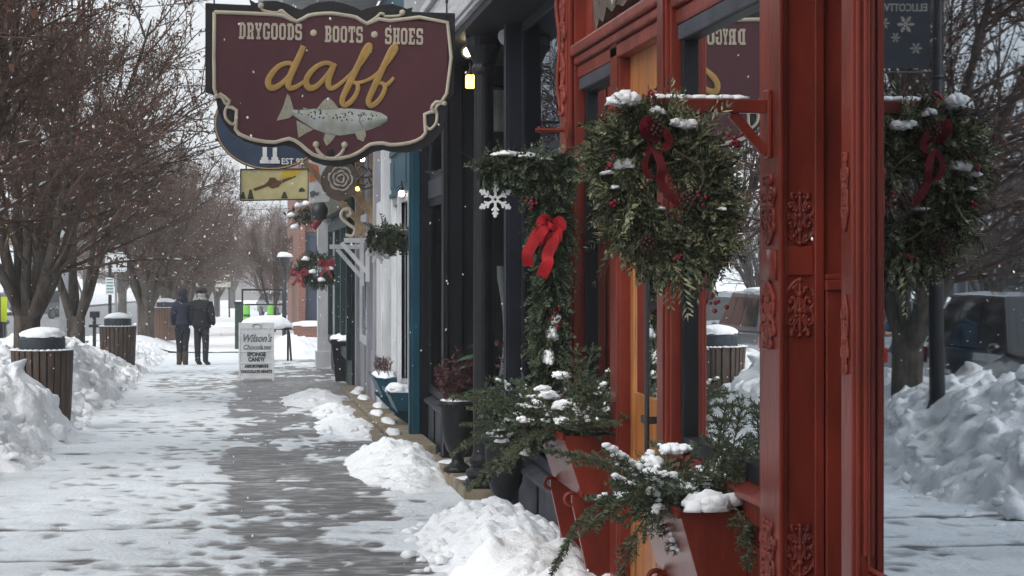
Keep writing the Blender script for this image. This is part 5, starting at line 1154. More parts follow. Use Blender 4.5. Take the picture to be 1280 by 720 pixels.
# ------------------------------------------------------------------ street trees
def gen_tree(seed, H, spread, th, r0, nl=7, n1=10, n2=6, n3=6, leaves=2600, sides=4, up=.55, tl=(.2,.7)):
    r = random.Random(seed); T = MB(); C = MB(); S_ = MB(); LV = MB()
    def rvec():
        while True:
            v = Vector((r.uniform(-1,1), r.uniform(-1,1), r.uniform(-1,1)))
            if .05 < v.length < 1: return v.normalized()
    def grow(mb, p, d, L, ra, rb, seg, wob, bend, sd):
        pts = [p.copy()]; d = d.normalized()
        for i in range(seg):
            d = (d+rvec()*wob+Vector((0,0,bend))).normalized(); pts.append(pts[-1]+d*(L/seg))
        mb.tube(pts, [ra+(rb-ra)*i/seg for i in range(seg+1)], sd, cap=False); return pts
    base = [Vector((0,0,-.4)), Vector((0,0,0)), Vector((.02,.01,th*.5)), Vector((.03,0,th))]
    T.tube(base, [r0*1.25, r0*1.12, r0, r0*1.02], 12); tips = []; tw = []
    def snowon(pts, ra, k):
        for i in range(len(pts)-1):
            d = pts[i+1]-pts[i]
            if abs(d.z)/max(d.length,1e-5) < .72 and r.random() < k:
                o = Vector((0,0,ra*.8+.002)); t0 = r.uniform(0,.6); t1 = t0+r.uniform(.15,.4); A = pts[i]+d*t0; B = pts[i]+d*t1; S_.tube([A+o*.9, A.lerp(B,.3)+o*1.2, A.lerp(B,.7)+o*1.1, B+o*.9], [.002, ra*.55+.003, ra*.5+.0025, .002], 5, flat=(1,1,.7))
    for i in range(nl):
        a = i*2.399+r.uniform(-.3,.3); tilt = r.uniform(*tl) if i else .08
        d = Vector((math.cos(a)*tilt, math.sin(a)*tilt, 1)); L = (H-th)*r.uniform(.78,1.0)*(1-.12*tilt)
        P1 = grow(T, Vector((.03+math.cos(a)*r0*.4, math.sin(a)*r0*.4, th-.12*r.random()-.05)), d, L, r0*r.uniform(.42,.6), .012, 9, .10, .045, 7)
        snowon(P1, r0*.35, .7)
        for j in range(n1):
            t = r.uniform(.14,.98); k = min(8, int(t*9)); p = P1[k].lerp(P1[k+1], t*9-k); ax = (P1[k+1]-P1[k]).normalized()
            o = Vector((math.cos(a),math.sin(a),0)); q = (ax*.75+rvec()*.8+o*.35*spread+Vector((0,0,.1))).normalized()
            L1 = L*(.52-.34*t)*r.uniform(.7,1.2)*spread
            P2 = grow(C, p, q, L1, .030*(1-.6*t)+.006, .006, 6, .13, .07*up, 5); snowon(P2, .02*(1-.5*t)+.006, .62)
            for m_ in range(n2):
                t2 = r.uniform(.15,1); k2 = min(5, int(t2*6)); p2 = P2[k2].lerp(P2[k2+1], t2*6-k2); a2 = (P2[k2+1]-P2[k2]).normalized()
                P3 = grow(C, p2, (a2*.8+rvec()*.75+Vector((0,0,.12))).normalized(), L1*r.uniform(.32,.6), .009, .004, 4, .16, .06*up, sides); snowon(P3, .008, .16)
                for z in range(n3):
                    t3 = r.uniform(.1,1); k3 = min(3, int(t3*4)); p3 = P3[k3].lerp(P3[k3+1], t3*4-k3); a3 = (P3[k3+1]-P3[k3]).normalized()
                    P4 = grow(C, p3, (a3*.8+rvec()*.8+Vector((0,0,.15))).normalized(), r.uniform(.16,.42), .0045, .0022, 3, .2, .05*up, 3); tw.append(P4)
    C.mi = 1
    for _ in range(leaves):
        P4 = r.choice(tw); p = P4[r.randrange(1,4)]; d = rvec(); d.z -= .6; d.normalize(); s = d.cross(rvec()); s = s.normalized() if s.length > .01 else Vector((1,0,0)); l = r.uniform(.035,.07); ww = l*.30
        C.add([p, p+d*l*.45+s*ww, p+d*l, p+d*l*.45-s*ww], [(0,1,2,3)])
    return T, C, S_
TREES = {}
def tree_kind(key, name, label, **k):
    T_, C_, S_ = gen_tree(**k); o = thing(name, label, 'tree'); ORG[o.name] = Vector((0,0,0))
    T_.build('trunk', 'bark', o, smooth=True); C_.build('crown', [k.pop('tm','twig') if False else 'twig', 'brown_leaf'], o); tag(S_.build('branch_snow', 'snow', o, smooth=True), None, None, kind='stuff'); TREES[key] = [o, False]
def plant_tree(key, x, y, rz, sc, label, group='bare street trees along the kerb'):
    o, used = TREES[key]
    if used: o = copy_tree(o)
    TREES[key][1] = True
    o.location = (x, y, g(y)); o.rotation_euler = (0, 0, rz); o.scale = (sc, sc, sc); o['label'] = label; o['group'] = group; return o
tree_kind('a', 'street_tree', 'x', seed=3, H=7.0, spread=1.15, th=1.35, r0=.19, nl=8, n1=17, n2=8, n3=8, leaves=15000)
tree_kind('b', 'street_tree', 'x', tl=(.16,.48), seed=8, H=6.6, spread=1.1, th=1.2, r0=.18, nl=5, n1=15, n2=8, n3=8, leaves=9000)
tree_kind('c', 'street_tree', 'x', tl=(.15,.6), seed=15, H=7.4, spread=.85, th=1.3, r0=.24, nl=12, n1=14, n2=7, n3=7, leaves=6000)
plant_tree('a', -3.2, 32.3, .4, 1.0, 'near brown leaved tree with forked trunk right behind the nearest slatted bin')
plant_tree('b', -3.35, 44.0, 2.9, 1.0, 'bare tree with three snowy limbs behind the second slatted bin by the grey pole')
plant_tree('c', -2.95, 65.0, 2.2, 1.0, 'thick many stemmed tree behind the farthest slatted bin')
plant_tree('a', -3.3, 21.5, 3.6, .9, 'tree nearest the camera whose brown twigs fill the top left corner')
plant_tree('b', -3.2, 12.5, 4.4, 1.05, 'bare tree beside the ploughed bank seen mirrored in the near shop window')
plant_tree('c', -3.3, 3.5, 5.0, .95, 'bare tree close by the camera outside the left edge')
plant_tree('c', -2.85, 82, .9, .95, 'bare tree just behind the two walking people')
plant_tree('b', -2.6, 98, 2.7, 1.05, 'hazy bare tree whose trunk stands right of the walking man')
plant_tree('c', -2.3, 118, 4.0, 1.0, 'faint bare tree far along the pavement, first beyond the hazy one')
plant_tree('a', -2.0, 142, 5.2, 1.0, 'faint brown tree farthest along the kerb row')
plant_tree('b', 1.0, 88, .3, .62, 'small bare tree inside the black metal railing')
grp = 'bare trees in the far distance'
for i, (k, x, y, rz, sc, lab) in enumerate((('a', 3.2, 150, 1, 1.1, 'brown hazy tree beyond the railing left of the brick building'), ('b', 1.2, 175, 2, 1.2, 'brown hazy tree above the white sign board far away'), ('a', 5.2, 185, 3, 1.2, 'brown hazy tree against the corner of the brick building'),
    ('c', -5.5, 125, 4, 1.45, 'tall thin bare tree rising into the sky left of the maroon sign'), ('c', -9, 160, 5, 1.3, 'bare tree across the road behind the route number sign'), ('b', -14, 190, .5, 1.3, 'bare tree on the snowy slope beyond the road'),
    ('a', -19, 210, 1.7, 1.3, 'brown tree at the foot of the slope farthest left'), ('c', -1.5, 210, 3, 1.4, 'palest bare tree closing the end of the street'), ('b', -24, 240, 2, 1.5, 'bare tree high on the slope at the left edge'), ('c', 8, 215, 2.2, 1.3, 'pale bare tree hidden partly by the brick building'), ('b', -6, 230, 1.2, 1.5, 'pale bare tree behind the kerb row'))): plant_tree(k, x, y, rz, sc, lab, grp)
for i, (k, x, y, rz, lab) in enumerate((('b', -18.5, 42, 1, 'first bare tree across the road mirrored in the shop window'), ('c', -18.5, 52, 2, 'second bare tree across the road mirrored in the shop window'), ('a', -18.5, 63, 3, 'brown leaved tree across the road mirrored in the shop window'), ('b', -18.3, 77, 4, 'bare tree across the road before the cream house'), ('c', -18.3, 92, 5, 'many stemmed tree across the road before the blue house'))):
    plant_tree(k, x, y, rz, .9, lab, 'bare trees across the road')

# ------------------------------------------------------------------ slatted litter bins
def bin_(name, label, x, y, rz, slat, zoff=0.0, H=.98, R_=.375):
    o = thing(name, label, 'litter bin', (x, y, g(y)+zoff), 'slatted litter bins in the snow bank'); c = Vector((x, y, g(y)+zoff))
    for i in range(26):
        a = i*2*math.pi/26+rz; mb = MB(); d = Vector((math.cos(a), math.sin(a), 0)); s = Vector((-d.y, d.x, 0))*.034; r0_ = R_*.90
        mb.add([c+d*r0_-s, c+d*r0_+s, c+d*(r0_-.02)+s, c+d*(r0_-.02)-s]+[p+Vector((0,0,H)) for p in (c+d*R_-s, c+d*R_+s, c+d*(R_-.02)+s, c+d*(R_-.02)-s)], [(3,2,1,0),(4,5,6,7),(0,1,5,4),(1,2,6,5),(2,3,7,6),(3,0,4,7)])
        mb.build('slat', slat, o)
    mb = MB()
    for z, k in ((.10,.905),(.88,.985)): mb.tube([c+Vector(((R_*k-.022)*math.cos(t), (R_*k-.022)*math.sin(t), z)) for t in np.linspace(0,6.283,33)], .016, 5)
    mb.build('hoop', 'black_metal', o)
    mb = MB(); mb.lathe(c, [(R_*.8,.08),(R_*.86,.93),(R_*.90,.945),(R_*.90,.96),(R_*.8,.97)], 28); mb.build('liner', 'black_metal', o, smooth=False)
    mb = MB(); mb.lathe(c, [(R_*.74,.965),(R_*.74,1.12),(R_*.70,1.15),(R_*.5,1.16)], 28); mb.build('lid', 'bin_lid', o, smooth=False)
    mb = MB(); mb.blob(c+Vector((0,0,1.15)), (R_*.74,R_*.74,.11), int(x*7+y), .18, 3, flatten=-.05)
    for i in range(30): a = i*.209; mb.blob(c+Vector((R_*.93*math.cos(a), R_*.93*math.sin(a), .985)), (.05,.05,.018), i, .3, 1, flatten=-.1)
    mb.build('snow_cap', 'snow', o, smooth=True); return o
bin_('litter_bin', 'nearest brown slatted bin with snow on its dark lid half buried in the bank', -2.49, 27.2, 0, 'bin_slat')
bin_('litter_bin', 'second slatted bin from the camera in front of the tree by the grey pole', -2.64, 45.4, .1, 'bin_slat')
bin_('litter_bin', 'farthest reddish slatted bin, next to the walking woman', -2.45, 66.5, .2, 'bin_slat_light', .22)
for i,(x,y,a) in enumerate(((-2.36,25.9,.17),(-2.68,26.2,.11),(-2.1,24.5,.12),(-2.9,25.6,.15))):
    mb = MB(); z = bank_z(x,y); mb.blob((x,y,z+a*.15), (a,a*.9,a*1.1), i+60, .35, 3); o = mb.build('snow_clod', 'snow', None, smooth=True, org=Vector((x,y,z)))
    tag(o, ('round snow lump right in front of the nearest slatted bin', 'smaller snow lump left of the round one before the nearest bin', 'low snow lump at the foot of the bank', 'snow lump at the left edge on top of the bank')[i], 'snow lump', 'snow lumps on the bank')

# ------------------------------------------------------------------ poles, signs, small street things
def pole(o, name, p, z0, z1, r0, r1, m, n=12):
    mb = MB(); mb.tube([(p[0],p[1],z0),(p[0],p[1],(z0+z1)/2),(p[0],p[1],z1)], [r0,(r0+r1)/2,r1], n); return mb.build(name, m, o, smooth=True)
c = at(85, 425, 58); c.z = g(c.y); o = thing('signal_pole', 'thick tapered pale grey steel pole among the bare trees', 'pole', c); pole(o, 'shaft', c, c.z-.3, c.z+7, .20, .12, 'galv_metal', 16)
mb = MB(); mb.tube([(c.x,c.y,c.z+6.3),(c.x-5,c.y,c.z+6.7)], [.10,.06], 10); mb.build('mast_arm', 'galv_metal', o); mb = MB(); mb.box(c.x-.05,c.x+.05,c.y-.215,c.y-.18,c.z+1.3,c.z+1.55); mb.box(c.x-.04,c.x+.04,c.y-.205,c.y-.17,c.z+2.5,c.z+2.6); mb.build('hatch', 'grey_metal', o)
# route marker
c = at(145, 390, 46); o = thing('route_sign', 'white square road sign reading 242 on a thin grey post', 'sign', (c.x,c.y,g(c.y))); zc = CAMZ+(HOR-328)/46
mb = MB(); mb.tube([(c.x,c.y,g(c.y)-.2),(c.x,c.y,zc+.4)], .035, 8); mb.build('post', 'grey_metal', o)
mb = MB(); mb.prism([(-.29,-.21),(-.24,-.26),(.24,-.26),(.29,-.21),(.29,.235),(.24,.275),(-.24,.275),(-.29,.235)], lambda a,b,d: Vector((c.x+a, c.y-.05-d, zc+b)), 0, .02); mb.build('plate', 'sign_white', o)
mb = MB(); text_on(mb, '242', .40, (c.x,c.y-.073,zc-.013), (1,0,0), (0,0,1), .48, bold=.008)
for a,b in (((-.26,-.22),(.26,-.22)),((.26,-.22),(.26,.24)),((.26,.24),(-.26,.24)),((-.26,.24),(-.26,-.22))): mb.bar((c.x+a[0],c.y-.0705,zc+a[1]),(c.x+b[0],c.y-.0705,zc+b[1]),.006,.014,(0,1,0))
mb.build('lettering', 'ink', o)
c = at(137.5, 390, 48); o = thing('parking_sign', 'small white and green plate on a dark post below the route sign', 'sign', (c.x,c.y,g(c.y))); zc = CAMZ+(HOR-357)/48
mb = MB(); mb.tube([(c.x,c.y,g(c.y)-.2),(c.x,c.y,zc+.55)], .045, 8); mb.build('post', 'black_metal', o); mb = MB(); mb.box(c.x-.11,c.x+.11,c.y-.08,c.y-.06,zc-.24,zc+.21); mb.build('plate', 'sign_white', o)
mb = MB()
for k in range(5): mb.box(c.x-.085,c.x+.085,c.y-.084,c.y-.0805,zc-.18+k*.08,zc-.15+k*.08)
mb.build('lettering', 'sign_green', o)
c = at(172, 415, 40); o = thing('marker_post', 'thin grey post standing in snow right of the route sign', 'post', (c.x,c.y,g(c.y))); pole(o, 'shaft', c, g(c.y)-.2, CAMZ+(HOR-355)/40, .04, .035, 'grey_metal', 8); mb = MB(); mb.box(c.x-.05,c.x+.05,c.y-.05,c.y-.04,CAMZ+(HOR-372)/40,CAMZ+(HOR-358)/40); mb.build('plate', 'grey_metal', o)
c = at(36, 330, 36); o = thing('street_name_sign', 'small teal green sign plate high between the tree limbs at left', 'sign', (c.x,c.y,g(c.y))); mb = MB(); mb.box(c.x-.12,c.x+.12,c.y-.02,c.y,c.z-.12,c.z+.16); mb.build('plate', 'sign_green', o); pole(o, 'post', (c.x+.0,c.y+.05), g(c.y)-.2, c.z+.2, .04, .04, 'grey_metal', 8)
c = at(5, 388, 62); o = thing('marker_sign', 'fluorescent yellow green strip on a black post at the left edge', 'sign', (c.x,c.y,g(c.y))); mb = MB(); mb.box(c.x-.06,c.x+.06,c.y-.03,c.y-.01,CAMZ+(HOR-402)/62,CAMZ+(HOR-371)/62); mb.build('plate', 'hi_vis', o); pole(o, 'post', (c.x-.07,c.y+.03), g(c.y)-.2, CAMZ+(HOR-371)/62, .05, .05, 'black_metal', 8)
c = at(6, 287, 60); o = thing('crossing_sign', 'yellow green warning sign half hidden by twigs at the left edge', 'sign', (c.x,c.y,g(c.y))); mb = MB(); mb.prism([(-.32,0),(0,-.32),(.32,0),(0,.32)], lambda a,b,d: Vector((c.x+a,c.y-d,c.z+b)), 0, .02); mb.build('plate', 'hi_vis', o); pole(o, 'post', (c.x,c.y+.05), g(c.y)-.2, c.z+.3, .035, .035, 'grey_metal', 8)
c = at(80, 415, 56); o = thing('hydrant_marker', 'orange red topped white marker standing out of the snow by the grey pole', 'marker', (c.x,c.y,g(c.y)+.35)); z = CAMZ+(HOR-425)/56; mb = MB(); mb.lathe((c.x,c.y,z-.3), [(.055,0),(.055,.42),(.05,.44)], 12); mb.build('post', 'frame_white', o); mb = MB(); mb.lathe((c.x,c.y,z+.14), [(.07,0),(.07,.16),(.055,.2),(.02,.22)], 12); mb.build('top', 'orange_paint', o)
c = at(118, 398, 55); o = thing('junction_box', 'small dark box on a stub behind the trunk right of the grey pole', 'box', (c.x,c.y,g(c.y)+.4)); mb = MB(); mb.box(c.x-.1,c.x+.12,c.y-.1,c.y+.1,c.z+.02,c.z+.16); mb.box(c.x-.12,c.x+.14,c.y-.12,c.y+.12,c.z-.2,c.z-.14); mb.build('housing', 'black_metal', o, bevel=.01); mb = MB(); mb.tube([(c.x,c.y,g(c.y)-.1),(c.x,c.y,c.z+.02)], .04, 8); mb.build('stub', 'black_metal', o)
# street lamp with banner, outside the frame at left but mirrored in the near window
c = Vector((-2.95, 19.4, g(19.4))); o = thing('street_lamp', 'black street lamp with a dark banner mirrored in the near shop window', 'lamp post', c)
mb = MB(); mb.lathe(c, [(.17,-.2),(.17,.25),(.12,.35),(.09,.6),(.065,.7),(.058,2.5),(.05,5.6)], 16); mb.build('shaft', 'black_cast', o, smooth=True)
mb = MB()
for z in (3.68, 5.06): mb.tube([c+Vector((.04,0,z)), c+Vector((.72,0,z))], .012, 6)
for z in (3.2,3.45,3.62): mb.lathe(c+Vector((0,0,z)), [(.062,0),(.068,.015),(.062,.03)], 12)
mb.build('banner_arm', 'black_metal', o); mb = MB(); mb.box(c.x+.08,c.x+.68,c.y-.006,c.y+.006,c.z+3.72,c.z+5.02); bn = mb.build('banner', 'banner_cloth', o)
mb = MB(); text_on(mb, 'Ellicottville'.upper(), .1, (c.x+.38,c.y-.008,c.z+4.27), (1,0,0), (0,0,1), .54, bold=.001)
for a,b,s_ in ((.30,4.12,.075),(.52,4.13,.05),(.40,4.0,.045),(.2,3.9,.05),(.4,4.6,.14),(.2,4.85,.09)): snowflake(mb, c+Vector((a,-.009,b)), s_, s_*.16, .004)
mb.build('lettering', 'rose_grey', bn)
mb = MB(); mb.lathe(c+Vector((0,0,5.6)), [(.09,0),(.16,.1),(.2,.4),(.14,.55),(.03,.65)], 16); mb.build('lantern', 'frame_white', o, smooth=True)
# overhead wires
for lab, p, q_, sag in (('upper thin black wire crossing the sky at top left', at(-40,14,60), at(300,-6,50), .15), ('middle thin black wire between the trees and the maroon sign', at(120,78,46), at(340,86,46), .1), ('lower thin black wire between the trees and the maroon sign', at(100,98,46), at(340,106,46), .1), ('faint wire low across the twigs right of the thick tree', at(120,262,30), at(420,258,30), .1)):
    mb = MB(); mb.tube([p.lerp(q_, t)-Vector((0,0,sag*4*t*(1-t))) for t in np.linspace(0,1,13)], .011, 5); tag(mb.build('overhead_wire', 'black_metal', None, org=p), lab, 'wire', 'overhead wires')
# sandwich board
s = 66; c = at(320.5, 475, s); c.z = g(c.y); w_ = 44/s/2
o = thing('sandwich_board', 'white sandwich board advertising chocolates and sponge candy on the wet pavement', 'sandwich board', c); H = 72/s
lean = .16
def bp(a, b, d=0): return Vector((c.x+a, c.y-.30+lean*b-d, c.z+b))
mb = MB()
for x0,x1,z0,z1 in ((-w_,-w_+.035,0,H),(w_-.035,w_,0,H),(-w_+.035,w_-.035,H-.22*H*.45,H),(-w_+.035,w_-.035,.05,.10),(-w_+.035,w_-.035,.33,.35),(-w_+.035,w_-.035,.55,.57)):
    for k in (0,1): 
        f = (lambda a,b,d: bp(a,b,d)) if k == 0 else (lambda a,b,d: Vector((c.x+a, c.y+.30-lean*b+d, c.z+b)))
        mb.prism([(x0,z0),(x1,z0),(x1,z1),(x0,z1)], f, -.012, .014)
mb.build('frame', 'frame_white', o, bevel=.004)
for k in (0,1):
    f = (lambda a,b,d: bp(a,b,d)) if k == 0 else (lambda a,b,d: Vector((c.x+a, c.y+.30-lean*b+d, c.z+b)))
    mb = MB(); mb.prism([(-w_+.036,.101),(w_-.036,.101),(w_-.036,H-.102*H),(-w_+.036,H-.102*H)], f, -.008, .004); mb.build('panel', 'board_white', o)
mb = MB(); up_ = Vector((0,lean,1)).normalized(); 
text_on(mb, "Wilson's", .20, bp(0,.80,.008), (1,0,0), up_, w_*1.62, shear=.35, bold=.004); mb.cut(); text_on(mb, 'Chocolates', .13, bp(0,.635,.008), (1,0,0), up_, w_*1.55, shear=.3, bold=.002); mb.build('script_lettering', 'grey_ink', o)
mb = MB(); text_on(mb, 'SPONGE', .105, bp(0,.50,.008), (1,0,0), up_, w_*1.05, bold=.005); mb.cut(); text_on(mb, 'CANDY', .105, bp(0,.405,.008), (1,0,0), up_, w_*.95, bold=.005); mb.cut(); text_on(mb, 'ASSORTMENTS', .075, bp(0,.28,.008), (1,0,0), up_, w_*1.35, bold=.005); mb.cut(); text_on(mb, 'CHOCOLATE HEARTS', .075, bp(0,.18,.008), (1,0,0), up_, w_*1.75, bold=.004); mb.build('lettering', 'ink', o)
mb = MB(); mb.tube(spline([bp(-.07,H-.09,.02), bp(-.07,H-.02,.03), bp(.07,H-.02,.03), bp(.07,H-.09,.02)],4), .012, 6); mb.build('handle', 'frame_white', o)
# snow covered bench behind it
s = 52; c = at(334, 420, s); c.z = g(c.y); o = thing('bench', 'dark bench under a thick rounded pad of snow behind the sandwich board', 'bench', c); zt = CAMZ+(HOR-409)/s
mb = MB()
for k in range(5): mb.box(c.x-.58,c.x+.58,c.y-.25+k*.105,c.y-.16+k*.105,zt-.06,zt)
mb.build('seat', 'black_metal', o)
for sx_ in (-.5,.5):
    mb = MB(); mb.tube(spline([(c.x+sx_,c.y-.22,zt-.06),(c.x+sx_*1.06,c.y-.24,zt-.25),(c.x+sx_*1.15,c.y-.28,c.z-.1)],4), .03, 6); mb.build('leg', 'black_metal', o); mb = MB(); mb.tube([(c.x+sx_,c.y+.22,zt-.06),(c.x+sx_,c.y+.25,c.z-.1)], .03, 6); mb.build('leg', 'black_metal', o)
mb = MB(); mb.blob((c.x,c.y,zt), (.64,.33,.30), 14, .10, 3, 1.2, flatten=-.05); mb.build('snow_cap', 'snow', o, smooth=True)
# railing enclosure, lime posts
s = 40; a = at(303, 416, s); b = at(354, 416, s); ya = a.y; zt = CAMZ+(HOR-361)/s; zg_ = g(ya)
o = thing('metal_railing', 'black metal railing with clear panels far down the pavement', 'railing', ((a.x+b.x)/2, ya, zg_)); 
for x in (a.x, b.x):
    mb = MB(); mb.box(x-.03,x+.03,ya-.03,ya+.03,zg_-.1,zt); mb.build('post', 'black_metal', o)
mb = MB(); mb.box(a.x+.03,b.x-.03,ya-.02,ya+.02,zt-.06,zt); mb.build('rail', 'black_metal', o); mb = MB(); mb.box(a.x+.03,b.x-.03,ya-.02,ya+.02,zt-.52,zt-.47); mb.build('rail', 'black_metal', o)
mb = MB(); mb.box(b.x-.03,b.x+.03,ya+.03,ya+6,zt-.06,zt); mb.build('rail', 'black_metal', o)
mb = MB(); mb.add([(a.x+.03,ya,zg_+.1),(b.x-.03,ya,zg_+.1),(b.x-.03,ya,zt-.53),(a.x+.03,ya,zt-.53)], [(0,1,2,3)]); mb.build('clear_panel', 'clear_glass', o)
for u, lab in ((308.5,'lime green post nearer the walking man behind the railing'), (338,'lime green post nearer the brick building behind the railing')):
    c = at(u, 395, 36); c.z = g(c.y); o = thing('bollard', lab, 'bollard', c, 'lime green posts'); mb = MB(); mb.lathe(c, [(.11,-.1),(.11,1.15),(.09,1.2),(.04,1.22)], 12); mb.build('post', 'lime_paint', o); mb = MB(); mb.lathe(c+Vector((0,0,.8)), [(.115,0),(.115,.08)], 12); mb.build('band', 'post_green', o)
c = at(298, 415, 44); c.z = g(c.y); o = thing('utility_post', 'short dark green post left of the sandwich board top', 'post', c); mb = MB(); mb.box(c.x-.10,c.x+.10,c.y-.1,c.y+.1,c.z-.1,CAMZ+(HOR-380)/44); mb.build('body', 'post_green', o, bevel=.02); mb = MB(); mb.box(c.x-.12,c.x+.12,c.y-.12,c.y+.12,CAMZ+(HOR-380)/44,CAMZ+(HOR-377)/44); mb.build('cap', 'black_metal', o, bevel=.01)
# lamp at the brick corner with snow cap
c = at(356, 322, 40); o = thing('wall_lantern', 'black lantern with a tilted cap of snow on a post by the brick corner', 'lamp', (c.x,c.y,g(c.y))); mb = MB(); mb.lathe(c, [(.06,-.34),(.14,-.28),(.17,-.05),(.2,.0),(.05,.06)], 12); mb.build('housing', 'black_metal', o); pole(o, 'post', c, g(c.y)-.1, c.z-.33, .06, .05, 'black_metal'); mb = MB(); mb.blob((c.x,c.y,c.z+.04), (.24,.22,.13), 8, .25, 3, flatten=-.1); mb.build('snow_cap', 'snow', o, smooth=True)
# far sign boards at the end of the street
c = at(279, 355, 20); c.z = g(c.y); o = thing('notice_board', 'cream and brown notice boards standing far away at the street end', 'sign', c)
mb = MB(); mb.box(c.x-.45,c.x+.45,c.y-.05,c.y+.05,CAMZ+(HOR-359)/20,CAMZ+(HOR-351)/20); mb.build('lower_board', 'wall_cream', o); mb = MB(); mb.box(c.x-.45,c.x+.45,c.y-.05,c.y+.05,CAMZ+(HOR-349)/20,CAMZ+(HOR-338)/20); mb.build('upper_board', 'brown_paint', o)
mb = MB(); mb.box(c.x-.4,c.x+.4,c.y-.09,c.y-.051,CAMZ+(HOR-345.5)/20,CAMZ+(HOR-343)/20); mb.build('trim', 'frame_white', o)
for sx_ in (-.38,.38):
    mb = MB(); mb.box(c.x+sx_-.05,c.x+sx_+.05,c.y+.051,c.y+.12,c.z-.1,CAMZ+(HOR-336)/20); mb.build('post', 'black_metal', o)
